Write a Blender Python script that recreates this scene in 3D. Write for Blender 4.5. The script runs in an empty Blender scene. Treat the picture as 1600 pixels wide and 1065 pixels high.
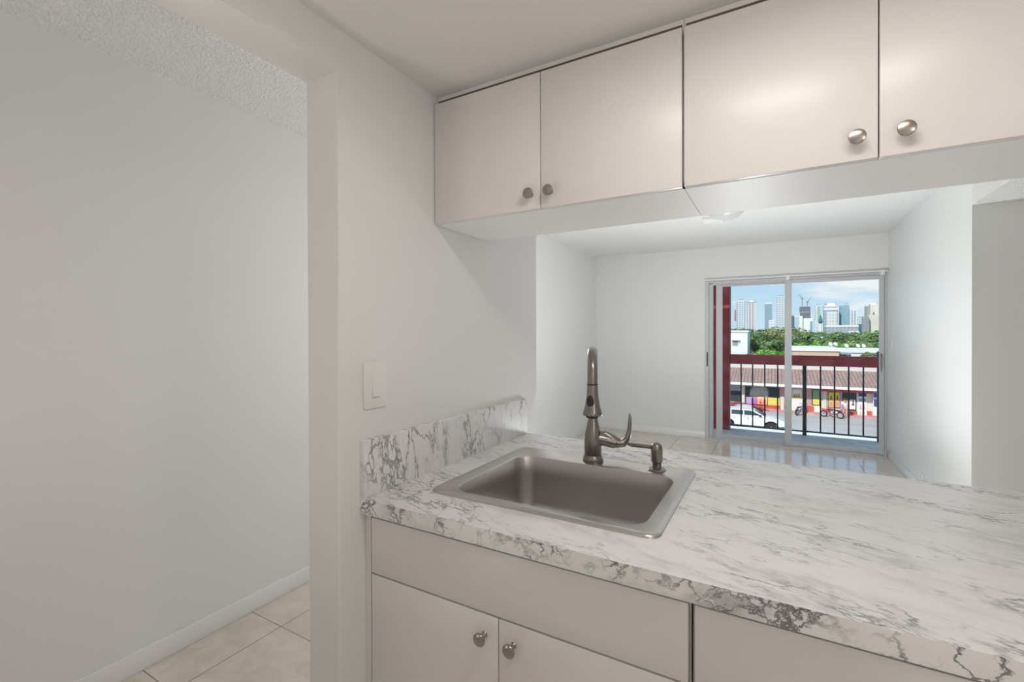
import bpy, bmesh, math, random
from mathutils import Vector, Matrix
random.seed(7)
C = bpy.context.scene.collection
R = math.radians

# ------------------------------------------------------------------ camera
CAMZ = 1.3634
CX, CY, FPX = 786.1, 523.3, 729.1
YAW, PITCH, ROLL = R(30.23), R(-.276), R(-.15)
cd = bpy.data.cameras.new('camera'); cam = bpy.data.objects.new('camera', cd); C.objects.link(cam)
fw = Vector((-math.sin(YAW)*math.cos(PITCH), math.cos(YAW)*math.cos(PITCH), math.sin(PITCH)))
rt = Vector((math.cos(YAW), math.sin(YAW), 0)); up = rt.cross(fw)
r2 = rt*math.cos(ROLL)+up*math.sin(ROLL); u2 = -rt*math.sin(ROLL)+up*math.cos(ROLL)
cam.matrix_world = Matrix(((r2.x, u2.x, -fw.x, 0), (r2.y, u2.y, -fw.y, 0), (r2.z, u2.z, -fw.z, CAMZ), (0, 0, 0, 1)))
cd.sensor_width = 36; cd.lens = 36*FPX/1600
cd.shift_x = (800-CX)/1600; cd.shift_y = -(532.5-CY)/1600
cd.clip_start = .05; cd.clip_end = 8000
bpy.context.scene.camera = cam
vs = bpy.context.scene.view_settings
vs.view_transform = 'Standard'; vs.look = 'None'; vs.gamma = 1; vs.use_curve_mapping = False
vs.exposure = 0.0

# ------------------------------------------------------------------ sky
w = bpy.data.worlds.new('sky'); bpy.context.scene.world = w; w.use_nodes = True
nt = w.node_tree; nt.nodes.clear(); N = nt.nodes.new; L = nt.links.new
out = N('ShaderNodeOutputWorld'); bg = N('ShaderNodeBackground'); L(bg.outputs[0], out.inputs[0])
bg.inputs[1].default_value = 1.1
tc = N('ShaderNodeTexCoord'); sp = N('ShaderNodeSeparateXYZ'); L(tc.outputs['Generated'], sp.inputs[0])
grad = N('ShaderNodeValToRGB'); L(sp.outputs[2], grad.inputs[0])
e = grad.color_ramp.elements
e[0].position = 0.0; e[0].color = (.60, .76, .88, 1); e[1].position = .5; e[1].color = (.16, .36, .70, 1)
x = e.new(.10); x.color = (.47, .68, .87, 1)
mp = N('ShaderNodeMapping'); L(tc.outputs['Generated'], mp.inputs[0]); mp.inputs['Scale'].default_value = (5, 5, 15); mp.inputs['Location'].default_value = (3.35, .4, 1.0)
nz = N('ShaderNodeTexNoise'); L(mp.outputs[0], nz.inputs[0]); nz.inputs['Scale'].default_value = 1.0; nz.inputs['Detail'].default_value = 9; nz.inputs['Roughness'].default_value = .58
nz.inputs['Distortion'].default_value = .6
cr = N('ShaderNodeValToRGB'); dt = N('ShaderNodeVectorMath'); dt.operation = 'DOT_PRODUCT'; L(tc.outputs['Generated'], dt.inputs[0]); dt.inputs[1].default_value = (.145, .985, .078)
b1 = N('ShaderNodeMapRange'); b1.interpolation_type = 'SMOOTHSTEP'; b1.inputs['From Min'].default_value = .990; b1.inputs['From Max'].default_value = 1.0; b1.inputs['To Min'].default_value = -.06; b1.inputs['To Max'].default_value = .13; L(dt.outputs['Value'], b1.inputs[0])
ab = N('ShaderNodeMath'); ab.operation = 'ADD'; L(nz.outputs[0], ab.inputs[0]); L(b1.outputs[0], ab.inputs[1]); L(ab.outputs[0], cr.inputs[0]); cr.color_ramp.elements[0].position = .44; cr.color_ramp.elements[1].position = .60
mx = N('ShaderNodeMix'); mx.data_type = 'RGBA'; L(cr.outputs[0], mx.inputs[0]); L(grad.outputs[0], mx.inputs[6]); mx.inputs[7].default_value = (.86, .88, .89, 1)
L(mx.outputs[2], bg.inputs[0])

# ------------------------------------------------------------------ lights
sd = bpy.data.lights.new('sun', 'SUN'); sd.energy = 3.9; sd.angle = R(.6); sd.color = (1, .96, .9)
so = bpy.data.objects.new('sun', sd); C.objects.link(so); so.rotation_euler = (R(48), 0, R(-24)); so.location = (0, -5, 12)

def area(name, loc, sx, sy, power, col, rot=(0, 0, 0), shape='RECTANGLE'):
    d = bpy.data.lights.new(name, 'AREA'); d.shape = shape; d.size = sx; d.size_y = sy; d.energy = power; d.color = col
    o = bpy.data.objects.new(name, d); C.objects.link(o); o.location = loc; o.rotation_euler = rot
    return o
WARM = (1, .935, .89); NEU = (1, .965, .93); COOL = (.93, .975, 1)
def bulb(name, loc, rad, power, col):
    d = bpy.data.lights.new(name, 'POINT'); d.shadow_soft_size = rad; d.energy = power; d.color = col
    o = bpy.data.objects.new(name, d); C.objects.link(o); o.location = loc
    return o
area('kitchen_lamp_light', (.02, .70, 2.088), .40, .12, 3.3, WARM)
bulb('kitchen_rear_fill', (1.5, -.80, 1.90), .12, 14, WARM)  # added fill from behind the camera
area('kitchen_up_fill', (.55, -.75, .36), .26, .26, 12, WARM, (math.pi, 0, 0), 'DISK')  # added upward fill, brightens the kitchen ceiling
bulb('living_low_fill', (-.25, 3.6, .26), .15, 34, COOL)  # added fill hidden behind the counter, brightens the living room
area('living_up_fill', (-.2, 4.35, .22), .24, .24, 27, COOL, (math.pi, 0, 0), 'DISK')  # added upward fill hidden on the floor, brightens the living ceiling
bulb('partition_fill', (-1.62, 2.75, 1.50), .20, 21, NEU)  # added fill hidden behind the partition, lights hall and living walls
area('hall_up_fill', (-1.40, -.6, .36), .26, .26, 6.5, WARM, (math.pi, 0, 0), 'DISK')  # added upward fill out of view, brightens the hall ceiling

# ------------------------------------------------------------------ materials
def mat(name, col=(.8, .8, .8), rough=.5, metal=0.0, spec=.5, coat=0.0):
    m = bpy.data.materials.new(name); m.use_nodes = True
    b = m.node_tree.nodes['Principled BSDF']
    b.inputs['Base Color'].default_value = (*col, 1); b.inputs['Roughness'].default_value = rough
    b.inputs['Metallic'].default_value = metal; b.inputs['Specular IOR Level'].default_value = spec
    b.inputs['Coat Weight'].default_value = coat
    return m
def nodes(m):
    t = m.node_tree
    return t, t.nodes['Principled BSDF'], t.nodes.new, t.links.new
def bump(m, scale, strength, dist=.002, detail=4, vec='Object', ramp=None, voronoi=False):
    t, b, N, L = nodes(m)
    tc = N('ShaderNodeNewGeometry')
    n = N('ShaderNodeTexNoise'); n.inputs['Scale'].default_value = scale; n.inputs['Detail'].default_value = detail
    L(tc.outputs['Position'], n.inputs['Vector'])
    h = n.outputs[0]
    if ramp:
        r = N('ShaderNodeValToRGB'); r.color_ramp.elements[0].position, r.color_ramp.elements[1].position = ramp; L(h, r.inputs[0]); h = r.outputs[0]
    bp = N('ShaderNodeBump'); bp.inputs['Strength'].default_value = strength; bp.inputs['Distance'].default_value = dist
    L(h, bp.inputs['Height']); L(bp.outputs[0], b.inputs['Normal'])
    return m
def mottled(name, c1, c2, scale, rough=.6, metal=0, detail=5, bmp=0, lo=.35, hi=.65, spec=.5, stretch=(1, 1, 1)):
    m = mat(name, c1, rough, metal, spec); t, b, N, L = nodes(m)
    g = N('ShaderNodeNewGeometry'); mp = N('ShaderNodeMapping'); mp.inputs['Scale'].default_value = stretch; L(g.outputs['Position'], mp.inputs[0])
    n = N('ShaderNodeTexNoise'); n.inputs['Scale'].default_value = scale; n.inputs['Detail'].default_value = detail; L(mp.outputs[0], n.inputs[0])
    r = N('ShaderNodeValToRGB'); L(n.outputs[0], r.inputs[0])
    r.color_ramp.elements[0].position = lo; r.color_ramp.elements[0].color = (*c1, 1)
    r.color_ramp.elements[1].position = hi; r.color_ramp.elements[1].color = (*c2, 1)
    L(r.outputs[0], b.inputs['Base Color'])
    if bmp:
        bp = N('ShaderNodeBump'); bp.inputs['Strength'].default_value = bmp; bp.inputs['Distance'].default_value = .002; L(n.outputs[0], bp.inputs['Height']); L(bp.outputs[0], b.inputs['Normal'])
    return m
M = {}
M['wall'] = bump(mat('wall_paint', (.80, .80, .79), .55, spec=.35), 55, .12, .001)
M['wall_gloss'] = bump(mat('wall_paint_satin', (.80, .81, .80), .38, spec=.5), 6, .35, .004, 2)
M['ceil'] = bump(mat('smooth_ceiling_paint', (.80, .79, .78), .7, spec=.2), 40, .1, .001)
M['popcorn'] = bump(mat('popcorn_ceiling', (.90, .90, .885), .9, spec=.1), 110, .85, .006, 3, ramp=(.40, .64))
M['trim'] = mat('white_trim_paint', (.84, .84, .83), .3)
M['cab'] = mat('white_laminate', (.745, .725, .71), .30, spec=.45)
M['cab_under'] = mat('cabinet_underside_laminate', (.84, .84, .83), .42, spec=.55)
M['gap_shade'] = mat('painted_gap_shade', (.14, .115, .095), .8)  # dark brown standing in for shade in the cabinet gaps
M['alu'] = mat('white_powder_coated_aluminium', (.58, .59, .61), .35, spec=.5)
M['dark'] = mat('dark_metal', (.03, .032, .036), .45)
M['black'] = mat('black_rubber', (.02, .02, .02), .6)
M['plate'] = mat('white_switch_plastic', (.82, .81, .79), .28)
M['nickel'] = mat('brushed_nickel', (.27, .252, .235), .27, 1.0)
M['nickel_knob'] = mat('brushed_nickel_knob', (.42, .38, .34), .24, 1.0)
M['red_paint'] = mottled('worn_dark_red_paint', (.27, .030, .030), (.38, .10, .13), 5, .5, detail=8, lo=.42, hi=.78)
M['concrete'] = mottled('grey_balcony_concrete', (.48, .45, .42), (.72, .68, .64), 9, .8, detail=8, stretch=(1, 3, 1))
M['whitepaint'] = mat('white_exterior_paint', (.83, .83, .82), .6)
# glass: thin pane, clear
m = bpy.data.materials.new('clear_glass'); m.use_nodes = True; t = m.node_tree; t.nodes.clear()
o_ = t.nodes.new('ShaderNodeOutputMaterial'); a_ = t.nodes.new('ShaderNodeBsdfTransparent'); g_ = t.nodes.new('ShaderNodeBsdfGlossy'); f_ = t.nodes.new('ShaderNodeFresnel'); x_ = t.nodes.new('ShaderNodeMixShader')
a_.inputs[0].default_value = (.95, .97, .965, 1); g_.inputs['Roughness'].default_value = .02; f_.inputs[0].default_value = 1.12
t.links.new(f_.outputs[0], x_.inputs[0]); t.links.new(a_.outputs[0], x_.inputs[1]); t.links.new(g_.outputs[0], x_.inputs[2]); t.links.new(x_.outputs[0], o_.inputs[0])
M['glass'] = m

def marble(name, stretch, rot, dark, amount, sh=0):
    m = mat(name, (.8, .79, .78), .45 if 'splash' in name else .27, spec=.5); t, b, N, L = nodes(m)
    g = N('ShaderNodeNewGeometry'); mp = N('ShaderNodeMapping'); mp.vector_type = 'TEXTURE' if False else 'POINT'
    mp.inputs['Rotation'].default_value = rot
    L(g.outputs['Position'], mp.inputs[0])
    mp2 = N('ShaderNodeMapping'); mp2.inputs['Scale'].default_value = stretch; L(mp.outputs[0], mp2.inputs[0])
    d = N('ShaderNodeTexNoise'); d.inputs['Scale'].default_value = 3.2; d.inputs['Detail'].default_value = 7; d.inputs['Roughness'].default_value = .62; L(mp2.outputs[0], d.inputs[0])
    s = N('ShaderNodeVectorMath'); s.operation = 'SUBTRACT'; s.inputs[1].default_value = (.5, .5, .5); L(d.outputs['Color'], s.inputs[0])
    sc = N('ShaderNodeVectorMath'); sc.operation = 'SCALE'; sc.inputs['Scale'].default_value = .55; L(s.outputs[0], sc.inputs[0])
    ad = N('ShaderNodeVectorMath'); ad.operation = 'ADD'; L(mp2.outputs[0], ad.inputs[0]); L(sc.outputs[0], ad.inputs[1])
    def veins(scale, width, moff, mscale, mlo, mhi, k):
        v = N('ShaderNodeTexVoronoi'); v.feature = 'DISTANCE_TO_EDGE'; v.inputs['Scale'].default_value = scale; L(ad.outputs[0], v.inputs['Vector'])
        r = N('ShaderNodeMapRange'); r.interpolation_type = 'SMOOTHSTEP'; r.inputs['From Min'].default_value = 0; r.inputs['From Max'].default_value = width; r.inputs['To Min'].default_value = 1; r.inputs['To Max'].default_value = 0
        L(v.outputs[0], r.inputs[0])
        off = N('ShaderNodeVectorMath'); off.operation = 'ADD'; off.inputs[1].default_value = moff; L(mp2.outputs[0], off.inputs[0])
        n = N('ShaderNodeTexNoise'); n.inputs['Scale'].default_value = mscale; n.inputs['Detail'].default_value = 5; n.inputs['Roughness'].default_value = .65; L(off.outputs[0], n.inputs[0])
        q = N('ShaderNodeMapRange'); q.interpolation_type = 'SMOOTHSTEP'; q.inputs['From Min'].default_value = mlo; q.inputs['From Max'].default_value = mhi; L(n.outputs[0], q.inputs[0])
        p = N('ShaderNodeMath'); p.operation = 'MULTIPLY'; L(r.outputs[0], p.inputs[0]); L(q.outputs[0], p.inputs[1])
        p2 = N('ShaderNodeMath'); p2.operation = 'MULTIPLY'; p2.inputs[1].default_value = k; L(p.outputs[0], p2.inputs[0])
        return p2.outputs[0]
    a = veins(4.2, .05, (3, 1, 7), 2.2, .44-sh, .62-sh, .95*amount)
    c = veins(11., .14, (9, 4, 2), 3.2, .48-sh, .66-sh, .9*amount)
    s2 = veins(7., .40, (5, 8, 1), 2.6, .46, .74, .45*amount)
    mxa = N('ShaderNodeMath'); mxa.operation = 'MAXIMUM'; L(a, mxa.inputs[0]); L(c, mxa.inputs[1])
    mxb = N('ShaderNodeMath'); mxb.operation = 'MAXIMUM'; L(mxa.outputs[0], mxb.inputs[0]); L(s2, mxb.inputs[1])
    cl = N('ShaderNodeMix'); cl.data_type = 'RGBA'; cl.inputs[6].default_value = (.79, .785, .78, 1); cl.inputs[7].default_value = (*dark, 1)
    L(mxb.outputs[0], cl.inputs[0]); L(cl.outputs[2], b.inputs['Base Color'])
    return m
M['marble_top'] = marble('marble_laminate_top', (1.1, 2.9, 1.5), (0, 0, R(16)), (.17, .17, .175), .92)
M['marble_edge'] = marble('marble_laminate_edge', (1.8, 1.8, 2.2), (0, R(15), 0), (.09, .085, .085), 1.0, .05)
M['marble_splash'] = marble('marble_laminate_splash', (1.5, 2.3, 1.1), (R(-12), 0, 0), (.17, .17, .175), .9)

# floor tiles
m = mat('cream_floor_tile', (.7, .66, .6), .13, spec=.9); t, b, N, L = nodes(m)
g = N('ShaderNodeNewGeometry'); mp = N('ShaderNodeMapping'); mp.inputs['Location'].default_value = (.158, -1.349+.457*10, 0); L(g.outputs['Position'], mp.inputs[0])
br = N('ShaderNodeTexBrick'); br.offset = 0; br.squash = 1; br.inputs['Scale'].default_value = 1; br.inputs['Brick Width'].default_value = .457; br.inputs['Row Height'].default_value = .457
br.inputs['Mortar Size'].default_value = .0022; br.inputs['Mortar Smooth'].default_value = .1; L(mp.outputs[0], br.inputs[0])
br.inputs['Color1'].default_value = (.71, .65, .58, 1); br.inputs['Color2'].default_value = (.74, .68, .61, 1); br.inputs['Mortar'].default_value = (.26, .22, .18, 1)
n = N('ShaderNodeTexNoise'); n.inputs['Scale'].default_value = 7; n.inputs['Detail'].default_value = 9; n.inputs['Roughness'].default_value = .65; n.inputs['Distortion'].default_value = 1.2; L(g.outputs['Position'], n.inputs[0])
r = N('ShaderNodeValToRGB'); r.color_ramp.elements[0].position = .35; r.color_ramp.elements[0].color = (.88, .86, .84, 1); r.color_ramp.elements[1].position = .62; r.color_ramp.elements[1].color = (1.04, 1.03, 1.02, 1); L(n.outputs[0], r.inputs[0])
mm = N('ShaderNodeMix'); mm.data_type = 'RGBA'; mm.blend_type = 'MULTIPLY'; mm.inputs[0].default_value = 1; L(br.outputs[0], mm.inputs[6]); L(r.outputs[0], mm.inputs[7]); L(mm.outputs[2], b.inputs['Base Color'])
bp = N('ShaderNodeBump'); bp.inputs['Strength'].default_value = .12; bp.inputs['Distance'].default_value = .002; L(n.outputs[0], bp.inputs['Height']); L(bp.outputs[0], b.inputs['Normal'])
M['tile'] = m
# stainless
m = mat('brushed_stainless_steel', (.55, .53, .515), .30, 1.0); t, b, N, L = nodes(m)
g = N('ShaderNodeNewGeometry'); mp = N('ShaderNodeMapping'); mp.inputs['Scale'].default_value = (6, 6, 260); L(g.outputs['Position'], mp.inputs[0])
n = N('ShaderNodeTexNoise'); n.inputs['Scale'].default_value = 2; n.inputs['Detail'].default_value = 4; L(mp.outputs[0], n.inputs[0])
n2 = N('ShaderNodeTexNoise'); n2.inputs['Scale'].default_value = 14; n2.inputs['Detail'].default_value = 8; n2.inputs['Roughness'].default_value = .7; L(g.outputs['Position'], n2.inputs[0])
mr = N('ShaderNodeMapRange'); mr.inputs['To Min'].default_value = .22; mr.inputs['To Max'].default_value = .42; L(n2.outputs[0], mr.inputs[0]); L(mr.outputs[0], b.inputs['Roughness'])
bp = N('ShaderNodeBump'); bp.inputs['Strength'].default_value = .06; bp.inputs['Distance'].default_value = .001; L(n.outputs[0], bp.inputs['Height']); L(bp.outputs[0], b.inputs['Normal'])
M['steel'] = m

# ------------------------------------------------------------------ mesh helpers
class MB:
    def __init__(s): s.bm = bmesh.new()
    def box(s, x0, x1, y0, y1, z0, z1, bev=0, seg=2):
        v = [s.bm.verts.new(p) for p in ((x0, y0, z0), (x1, y0, z0), (x1, y1, z0), (x0, y1, z0), (x0, y0, z1), (x1, y0, z1), (x1, y1, z1), (x0, y1, z1))]
        fs = [s.bm.faces.new([v[i] for i in q]) for q in ((3, 2, 1, 0), (4, 5, 6, 7), (0, 1, 5, 4), (1, 2, 6, 5), (2, 3, 7, 6), (3, 0, 4, 7))]
        if bev:
            es = list({e for f in fs for e in f.edges})
            bmesh.ops.bevel(s.bm, geom=es, offset=bev, segments=seg, affect='EDGES', profile=.5)
        return s
    def poly_prism(s, pts, axis, a, b_):
        def P(u, v, w): return {'x': (w, u, v), 'y': (u, w, v), 'z': (u, v, w)}[axis]
        lo = [s.bm.verts.new(P(u, v, a)) for u, v in pts]; hi = [s.bm.verts.new(P(u, v, b_)) for u, v in pts]
        n = len(pts); f = [s.bm.faces.new(lo), s.bm.faces.new(hi)]
        for i in range(n): f.append(s.bm.faces.new((lo[i], lo[(i+1) % n], hi[(i+1) % n], hi[i])))
        bmesh.ops.recalc_face_normals(s.bm, faces=f); return s
    def ring(s, c, ax, ay, rad, n=20):
        return [s.bm.verts.new(c+ax*(math.cos(2*math.pi*i/n)*rad[0])+ay*(math.sin(2*math.pi*i/n)*rad[1])) for i in range(n)]
    def bridge(s, a, b_):
        n = len(a)
        for i in range(n): s.bm.faces.new((a[i], a[(i+1) % n], b_[(i+1) % n], b_[i]))
    def lathe(s, prof, o=(0, 0, 0), ax=(0, 0, 1), n=24):
        o = Vector(o); ax = Vector(ax).normalized(); t_ = Vector((1, 0, 0)) if abs(ax.x) < .9 else Vector((0, 1, 0))
        u = ax.cross(t_).normalized(); v = ax.cross(u)
        f0 = len(s.bm.faces); prev = None; first = None
        for r_, z in prof:
            rg = s.ring(o+ax*z, u, v, (max(r_, 1e-5),)*2, n)
            if prev: s.bridge(prev, rg)
            else: first = rg
            prev = rg
        s.bm.faces.new(first); s.bm.faces.new(prev)
        s.bm.faces.ensure_lookup_table(); bmesh.ops.recalc_face_normals(s.bm, faces=s.bm.faces[f0:]); return s
    def tube(s, pts, rads, n=14, flat=1.0, side=None):
        pts = [Vector(p) for p in pts]
        if not hasattr(rads, '__len__'): rads = [rads]*len(pts)
        f0 = len(s.bm.faces); prev = None; u = Vector(side) if side else None
        for i, p in enumerate(pts):
            t_ = (pts[min(i+1, len(pts)-1)]-pts[max(i-1, 0)]).normalized()
            if u is None: u = t_.cross(Vector((0, 0, 1)) if abs(t_.z) < .9 else Vector((1, 0, 0)))
            u = (u-t_*u.dot(t_)).normalized(); v = t_.cross(u)
            rg = s.ring(p, u, v, (rads[i], rads[i]*flat), n)
            if prev: s.bridge(prev, rg)
            else: s.bm.faces.new(rg)
            prev = rg
        s.bm.faces.new(prev); s.bm.faces.ensure_lookup_table(); bmesh.ops.recalc_face_normals(s.bm, faces=s.bm.faces[f0:]); return s
    def sphere(s, c, r_, sub=2, sc=(1, 1, 1), jitter=0):
        g = bmesh.ops.create_icosphere(s.bm, subdivisions=sub, radius=1)
        for v in g['verts']:
            k = 1+random.uniform(-jitter, jitter)
            v.co = Vector((v.co.x*sc[0]*r_*k, v.co.y*sc[1]*r_*k, v.co.z*sc[2]*r_*k))+Vector(c)
        return s
    def build(s, name, m, parent=None, smooth=False, loc=None):
        me = bpy.data.meshes.new(name); s.bm.to_mesh(me); s.bm.free()
        me.materials.append(m)
        if smooth:
            for p in me.polygons: p.use_smooth = True
            me.set_sharp_from_angle(angle=R(38))
        o = bpy.data.objects.new(name, me); C.objects.link(o)
        if parent: o.parent = parent
        if loc: o.location = loc
        return o
def tag(o, label, cat, group=None, kind=None):
    o['label'] = label; o['category'] = cat
    if group: o['group'] = group
    if kind: o['kind'] = kind
    return o
def thing(name, loc, label, cat, group=None, rz=0):
    o = bpy.data.objects.new(name, None); C.objects.link(o); o.location = loc; o.rotation_euler = (0, 0, rz); o.empty_display_size = .1
    return tag(o, label, cat, group)
def struct(o, label=None):
    o['kind'] = 'structure'
    if label: o['label'] = label
    return o
def dup(root, loc=None, rz=None, label=None, group=None):
    r_ = root.copy(); C.objects.link(r_)
    if loc is not None: r_.location = loc
    if rz is not None: r_.rotation_euler = (0, 0, rz)
    if label: r_['label'] = label
    if group: r_['group'] = group
    def rec(a, b_):
        for ch in list(a.children):
            c = ch.copy(); C.objects.link(c); c.parent = b_; rec(ch, c)
    rec(root, r_)
    return r_

# ------------------------------------------------------------------ dimensions of the flat
XL, XH, XR, XE = -.98, -2.2244, 1.0673, 3.2
CK, CL, CN = 2.1535, 2.44, 2.1565
YF, YN, YW, YJ, ZJ, HX = 6.4926, 4.013, 1.9952, .8327, 2.0452, -1.1016
YB = -1.6
YC, YS, ZC = 1.2277, 1.5667, 1.7256

# floor, ceilings
struct(MB().box(XH-.12, XE+.12, YB-.12, YF+.0, -.15, 0).build('floor', M['tile']), 'cream stone-look floor tiles')
lc = MB(); lc.box(XH-.12, XR, YB-.12, YF+.1, CL, CL+.2); lc.box(XR, XE+.12, YB-.12, YN+.0, CL, CL+.2)
struct(lc.build('ceiling', M['popcorn']), 'white popcorn-textured ceiling of hall and living room')
struct(MB().box(XL, XE, YB, YS, CK, CL).build('ceiling', M['ceil']), 'smooth dropped kitchen ceiling')
struct(MB().box(XR, XE, YS, YN, CN, CL).build('ceiling', M['popcorn']), 'low textured ceiling of the side room')
# walls
struct(MB().box(XH-.12, XH, YB-.12, YF+.12, 0, CL).build('wall_hall', M['wall']), 'long white wall of hall and living room')
pb = MB(); pb.poly_prism([(YJ, 0), (YW, 0), (YW, CL), (YB, CL), (YB, ZJ), (YJ, ZJ)], 'x', HX, XL)
es = [e for e in pb.bm.edges if all(abs(v.co.y-YJ) < 1e-4 for v in e.verts) and abs((e.verts[0].co-e.verts[1].co).z) > 1]
bmesh.ops.bevel(pb.bm, geom=es, offset=.004, segments=3, affect='EDGES', profile=.5)
struct(pb.build('wall_left', M['wall']), 'white kitchen wall with wide opening to the hall')
fb = MB(); DX0, DX1, DZ = -.774, 1.04, 2.012
fb.box(XH, DX0, YF, YF+.16, 0, CL); fb.box(DX1, XR, YF, YF+.16, 0, CL); fb.box(DX0, DX1, YF, YF+.16, DZ, CL)
struct(fb.build('wall_far', M['wall']), 'far white wall around the sliding door')
struct(MB().box(XR, XR+.12, YN, YF+.16, 0, CL).build('wall_right', M['wall_gloss']), 'right living room wall with satin sheen')
struct(MB().box(XR+.12, XE+.12, YN, YN+.12, 0, CL).build('wall_side_room', M['wall']), 'wall at back of the side room')
struct(MB().box(XE, XE+.12, YB-.12, YN, 0, CL).build('wall_east', M['wall']))
struct(MB().box(XH, XE, YB-.12, YB, 0, CL).build('wall_rear', M['wall']))
# baseboards with rounded top
def baseboard(name, pts, zt=.088, th=.012):
    # pts: (x0,y0,x1,y1, nx, ny)
    x0, y0, x1, y1, nx, ny = pts
    b_ = MB()
    b_.box(min(x0, x1, x0+nx*th, x1+nx*th), max(x0, x1, x0+nx*th, x1+nx*th), min(y0, y1, y0+ny*th, y1+ny*th), max(y0, y1, y0+ny*th, y1+ny*th), 0, zt, .004)
    return struct(b_.build(name, M['trim'], smooth=True))
baseboard('baseboard_hall', (XH, YB, XH, YF-.002, 1, 0))
baseboard('baseboard_far', (XH+.013, YF, DX0-.002, YF, 0, -1))
baseboard('baseboard_right', (XR, YN, XR, YF-.002, -1, 0))
baseboard('baseboard_side_room', (XR+.13, YN, XE, YN, 0, -1))

# ------------------------------------------------------------------ sliding balcony door
dr = bpy.data.objects.new('door_1', None); C.objects.link(dr); dr.location = (.13, YF, 0); struct(dr, 'white aluminium sliding glass door to the balcony')
def dpart(name, b_, m, parent=dr, **k):
    o = b_.build(name, m, None, **k); o.parent = parent; o.matrix_parent_inverse = Matrix.Translation(-dr.location) if parent is dr else Matrix()
    return o
f = MB()
f.box(DX0, -.735, YF-.012, YF+.12, 0, DZ, .002); f.box(-.735, -.69, YF+.02, YF+.12, 0, DZ-.03, .002)
f.box(1.036, DX1+.012, YF-.012, YF+.12, 0, DZ, .002)
f.box(-.735, 1.036, YF-.012, YF+.12, DZ-.022, DZ, .002); f.box(-.69, 1.036, YF+.02, YF+.12, DZ-.045, DZ-.022)
dpart('frame', f, M['alu'])
tr = MB(); tr.box(-.735, 1.036, YF-.012, YF+.12, -.0, .014); tr.box(-.735, 1.036, YF+.052, YF+.058, .014, .028); dpart('track', tr, M['alu'])
def panel(x0, x1, y0, y1, z0, z1, sl, sr, rt_, rb):
    p = MB(); p.box(x0, x0+sl, y0, y1, z0, z1, .002); p.box(x1-sr, x1, y0, y1, z0, z1, .002)
    p.box(x0+sl, x1-sr, y0, y1, z1-rt_, z1, .002); p.box(x0+sl, x1-sr, y0, y1, z0, z0+rb, .002)
    po = dpart('sliding_panel', p, M['alu'])
    ym = (y0+y1)/2
    dpart('glass', MB().box(x0+sl, x1-sr, ym-.003, ym+.003, z0+rb, z1-rt_), M['glass'], po)
    return po
pa = panel(-.654, .165, YF+.062, YF+.092, .02, DZ-.045, .074, .06, .022, .045)
pb2 = panel(.10, 1.034, YF+.012, YF+.045, .016, DZ-.024, .072, .044, .045, .045)
h = MB(); h.box(-.757, -.742, YF-.017, YF-.010, .93, 1.11, .003); dpart('latch_strike', h, M['dark'])
h = MB(); h.tube([(1.005, YF+.012, 1.10), (1.005, YF-.018, 1.09), (1.005, YF-.018, .99), (1.005, YF+.012, .98)], .005, 8); h.box(.997, 1.013, YF+.008, YF+.0125, .93, 1.13, .002)
dpart('handle', h, M['nickel'], pb2, smooth=True)
h = MB()
for z in (.90, .93, .95): h.lathe([(.004, 0), (.004, .003), (.001, .004)], (1.008, YF+.012, z), (0, -1, 0), 10)
dpart('screw', h, M['nickel'], pb2)
# blind head rail above door
hr = thing('blind_headrail', (.13, YF-.02, 2.03), 'slim white blind track above the sliding door', 'blind track')
MB().box(-.91, .93, -.012, .012, -.012, .006, .002).build('rail', M['trim'], hr)
for xb in (.0, .88):
    MB().box(xb-.02, xb+.02, -.02, .014, -.05, .01, .002).build('bracket', M['trim'], hr)

# ------------------------------------------------------------------ counter
x0, x1, y0, y1, zt, zb = XL, 2.3, .902, 1.8617, .9133, .872
SX0, SX1, SY0, SY1 = -.852, -.217, 1.037, 1.612    # sink outside
def rr(xa, xb, ya, yb, r_, z, n=8):
    p = []
    for cx, cy, a0 in ((xb-r_, yb-r_, 0), (xa+r_, yb-r_, 90), (xa+r_, ya+r_, 180), (xb-r_, ya+r_, 270)):
        for i in range(n+1):
            a = R(a0+90*i/n); p.append((cx+r_*math.cos(a), cy+r_*math.sin(a), z))
    return p
bm = bmesh.new()
o_l = [bm.verts.new(p) for p in ((x0, y0, zt), (x1, y0, zt), (x1, y1, zt), (x0, y1, zt))]
i_l = [bm.verts.new(p) for p in rr(SX0+.015, SX1-.015, SY0+.015, SY1-.015, .03, zt)]
ed = [bm.edges.new((l[i], l[(i+1) % len(l)])) for l in (o_l, i_l) for i in range(len(l))]
bmesh.ops.triangle_fill(bm, use_beauty=True, edges=ed)
top_faces = list(bm.faces)
for l in (o_l, i_l):
    lo = [bm.verts.new((v.co.x, v.co.y, zb)) for v in l]; n = len(l)
    for i in range(n): bm.faces.new((l[i], l[(i+1) % n], lo[(i+1) % n], lo[i]))
    if l is o_l: ol2 = lo
    else: il2 = lo
ed = []
for l in (ol2, il2):
    for i in range(len(l)):
        e_ = bm.edges.get((l[i], l[(i+1) % len(l)])); ed.append(e_)
bmesh.ops.triangle_fill(bm, use_beauty=True, edges=ed)
bmesh.ops.recalc_face_normals(bm, faces=bm.faces)
me = bpy.data.meshes.new('countertop'); bm.to_mesh(me); bm.free()
me.materials.append(M['marble_top']); me.materials.append(M['marble_edge'])
for p in me.polygons:
    if abs(p.normal.z) < .5: p.material_index = 1
ct = bpy.data.objects.new('countertop', me); C.objects.link(ct)
tag(ct, 'white marble-look laminate countertop with grey veins holding the sink', 'countertop')
bs = MB().box(XL, XL+.019, .902, 1.862, zt, 1.0707, .0015)
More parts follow.
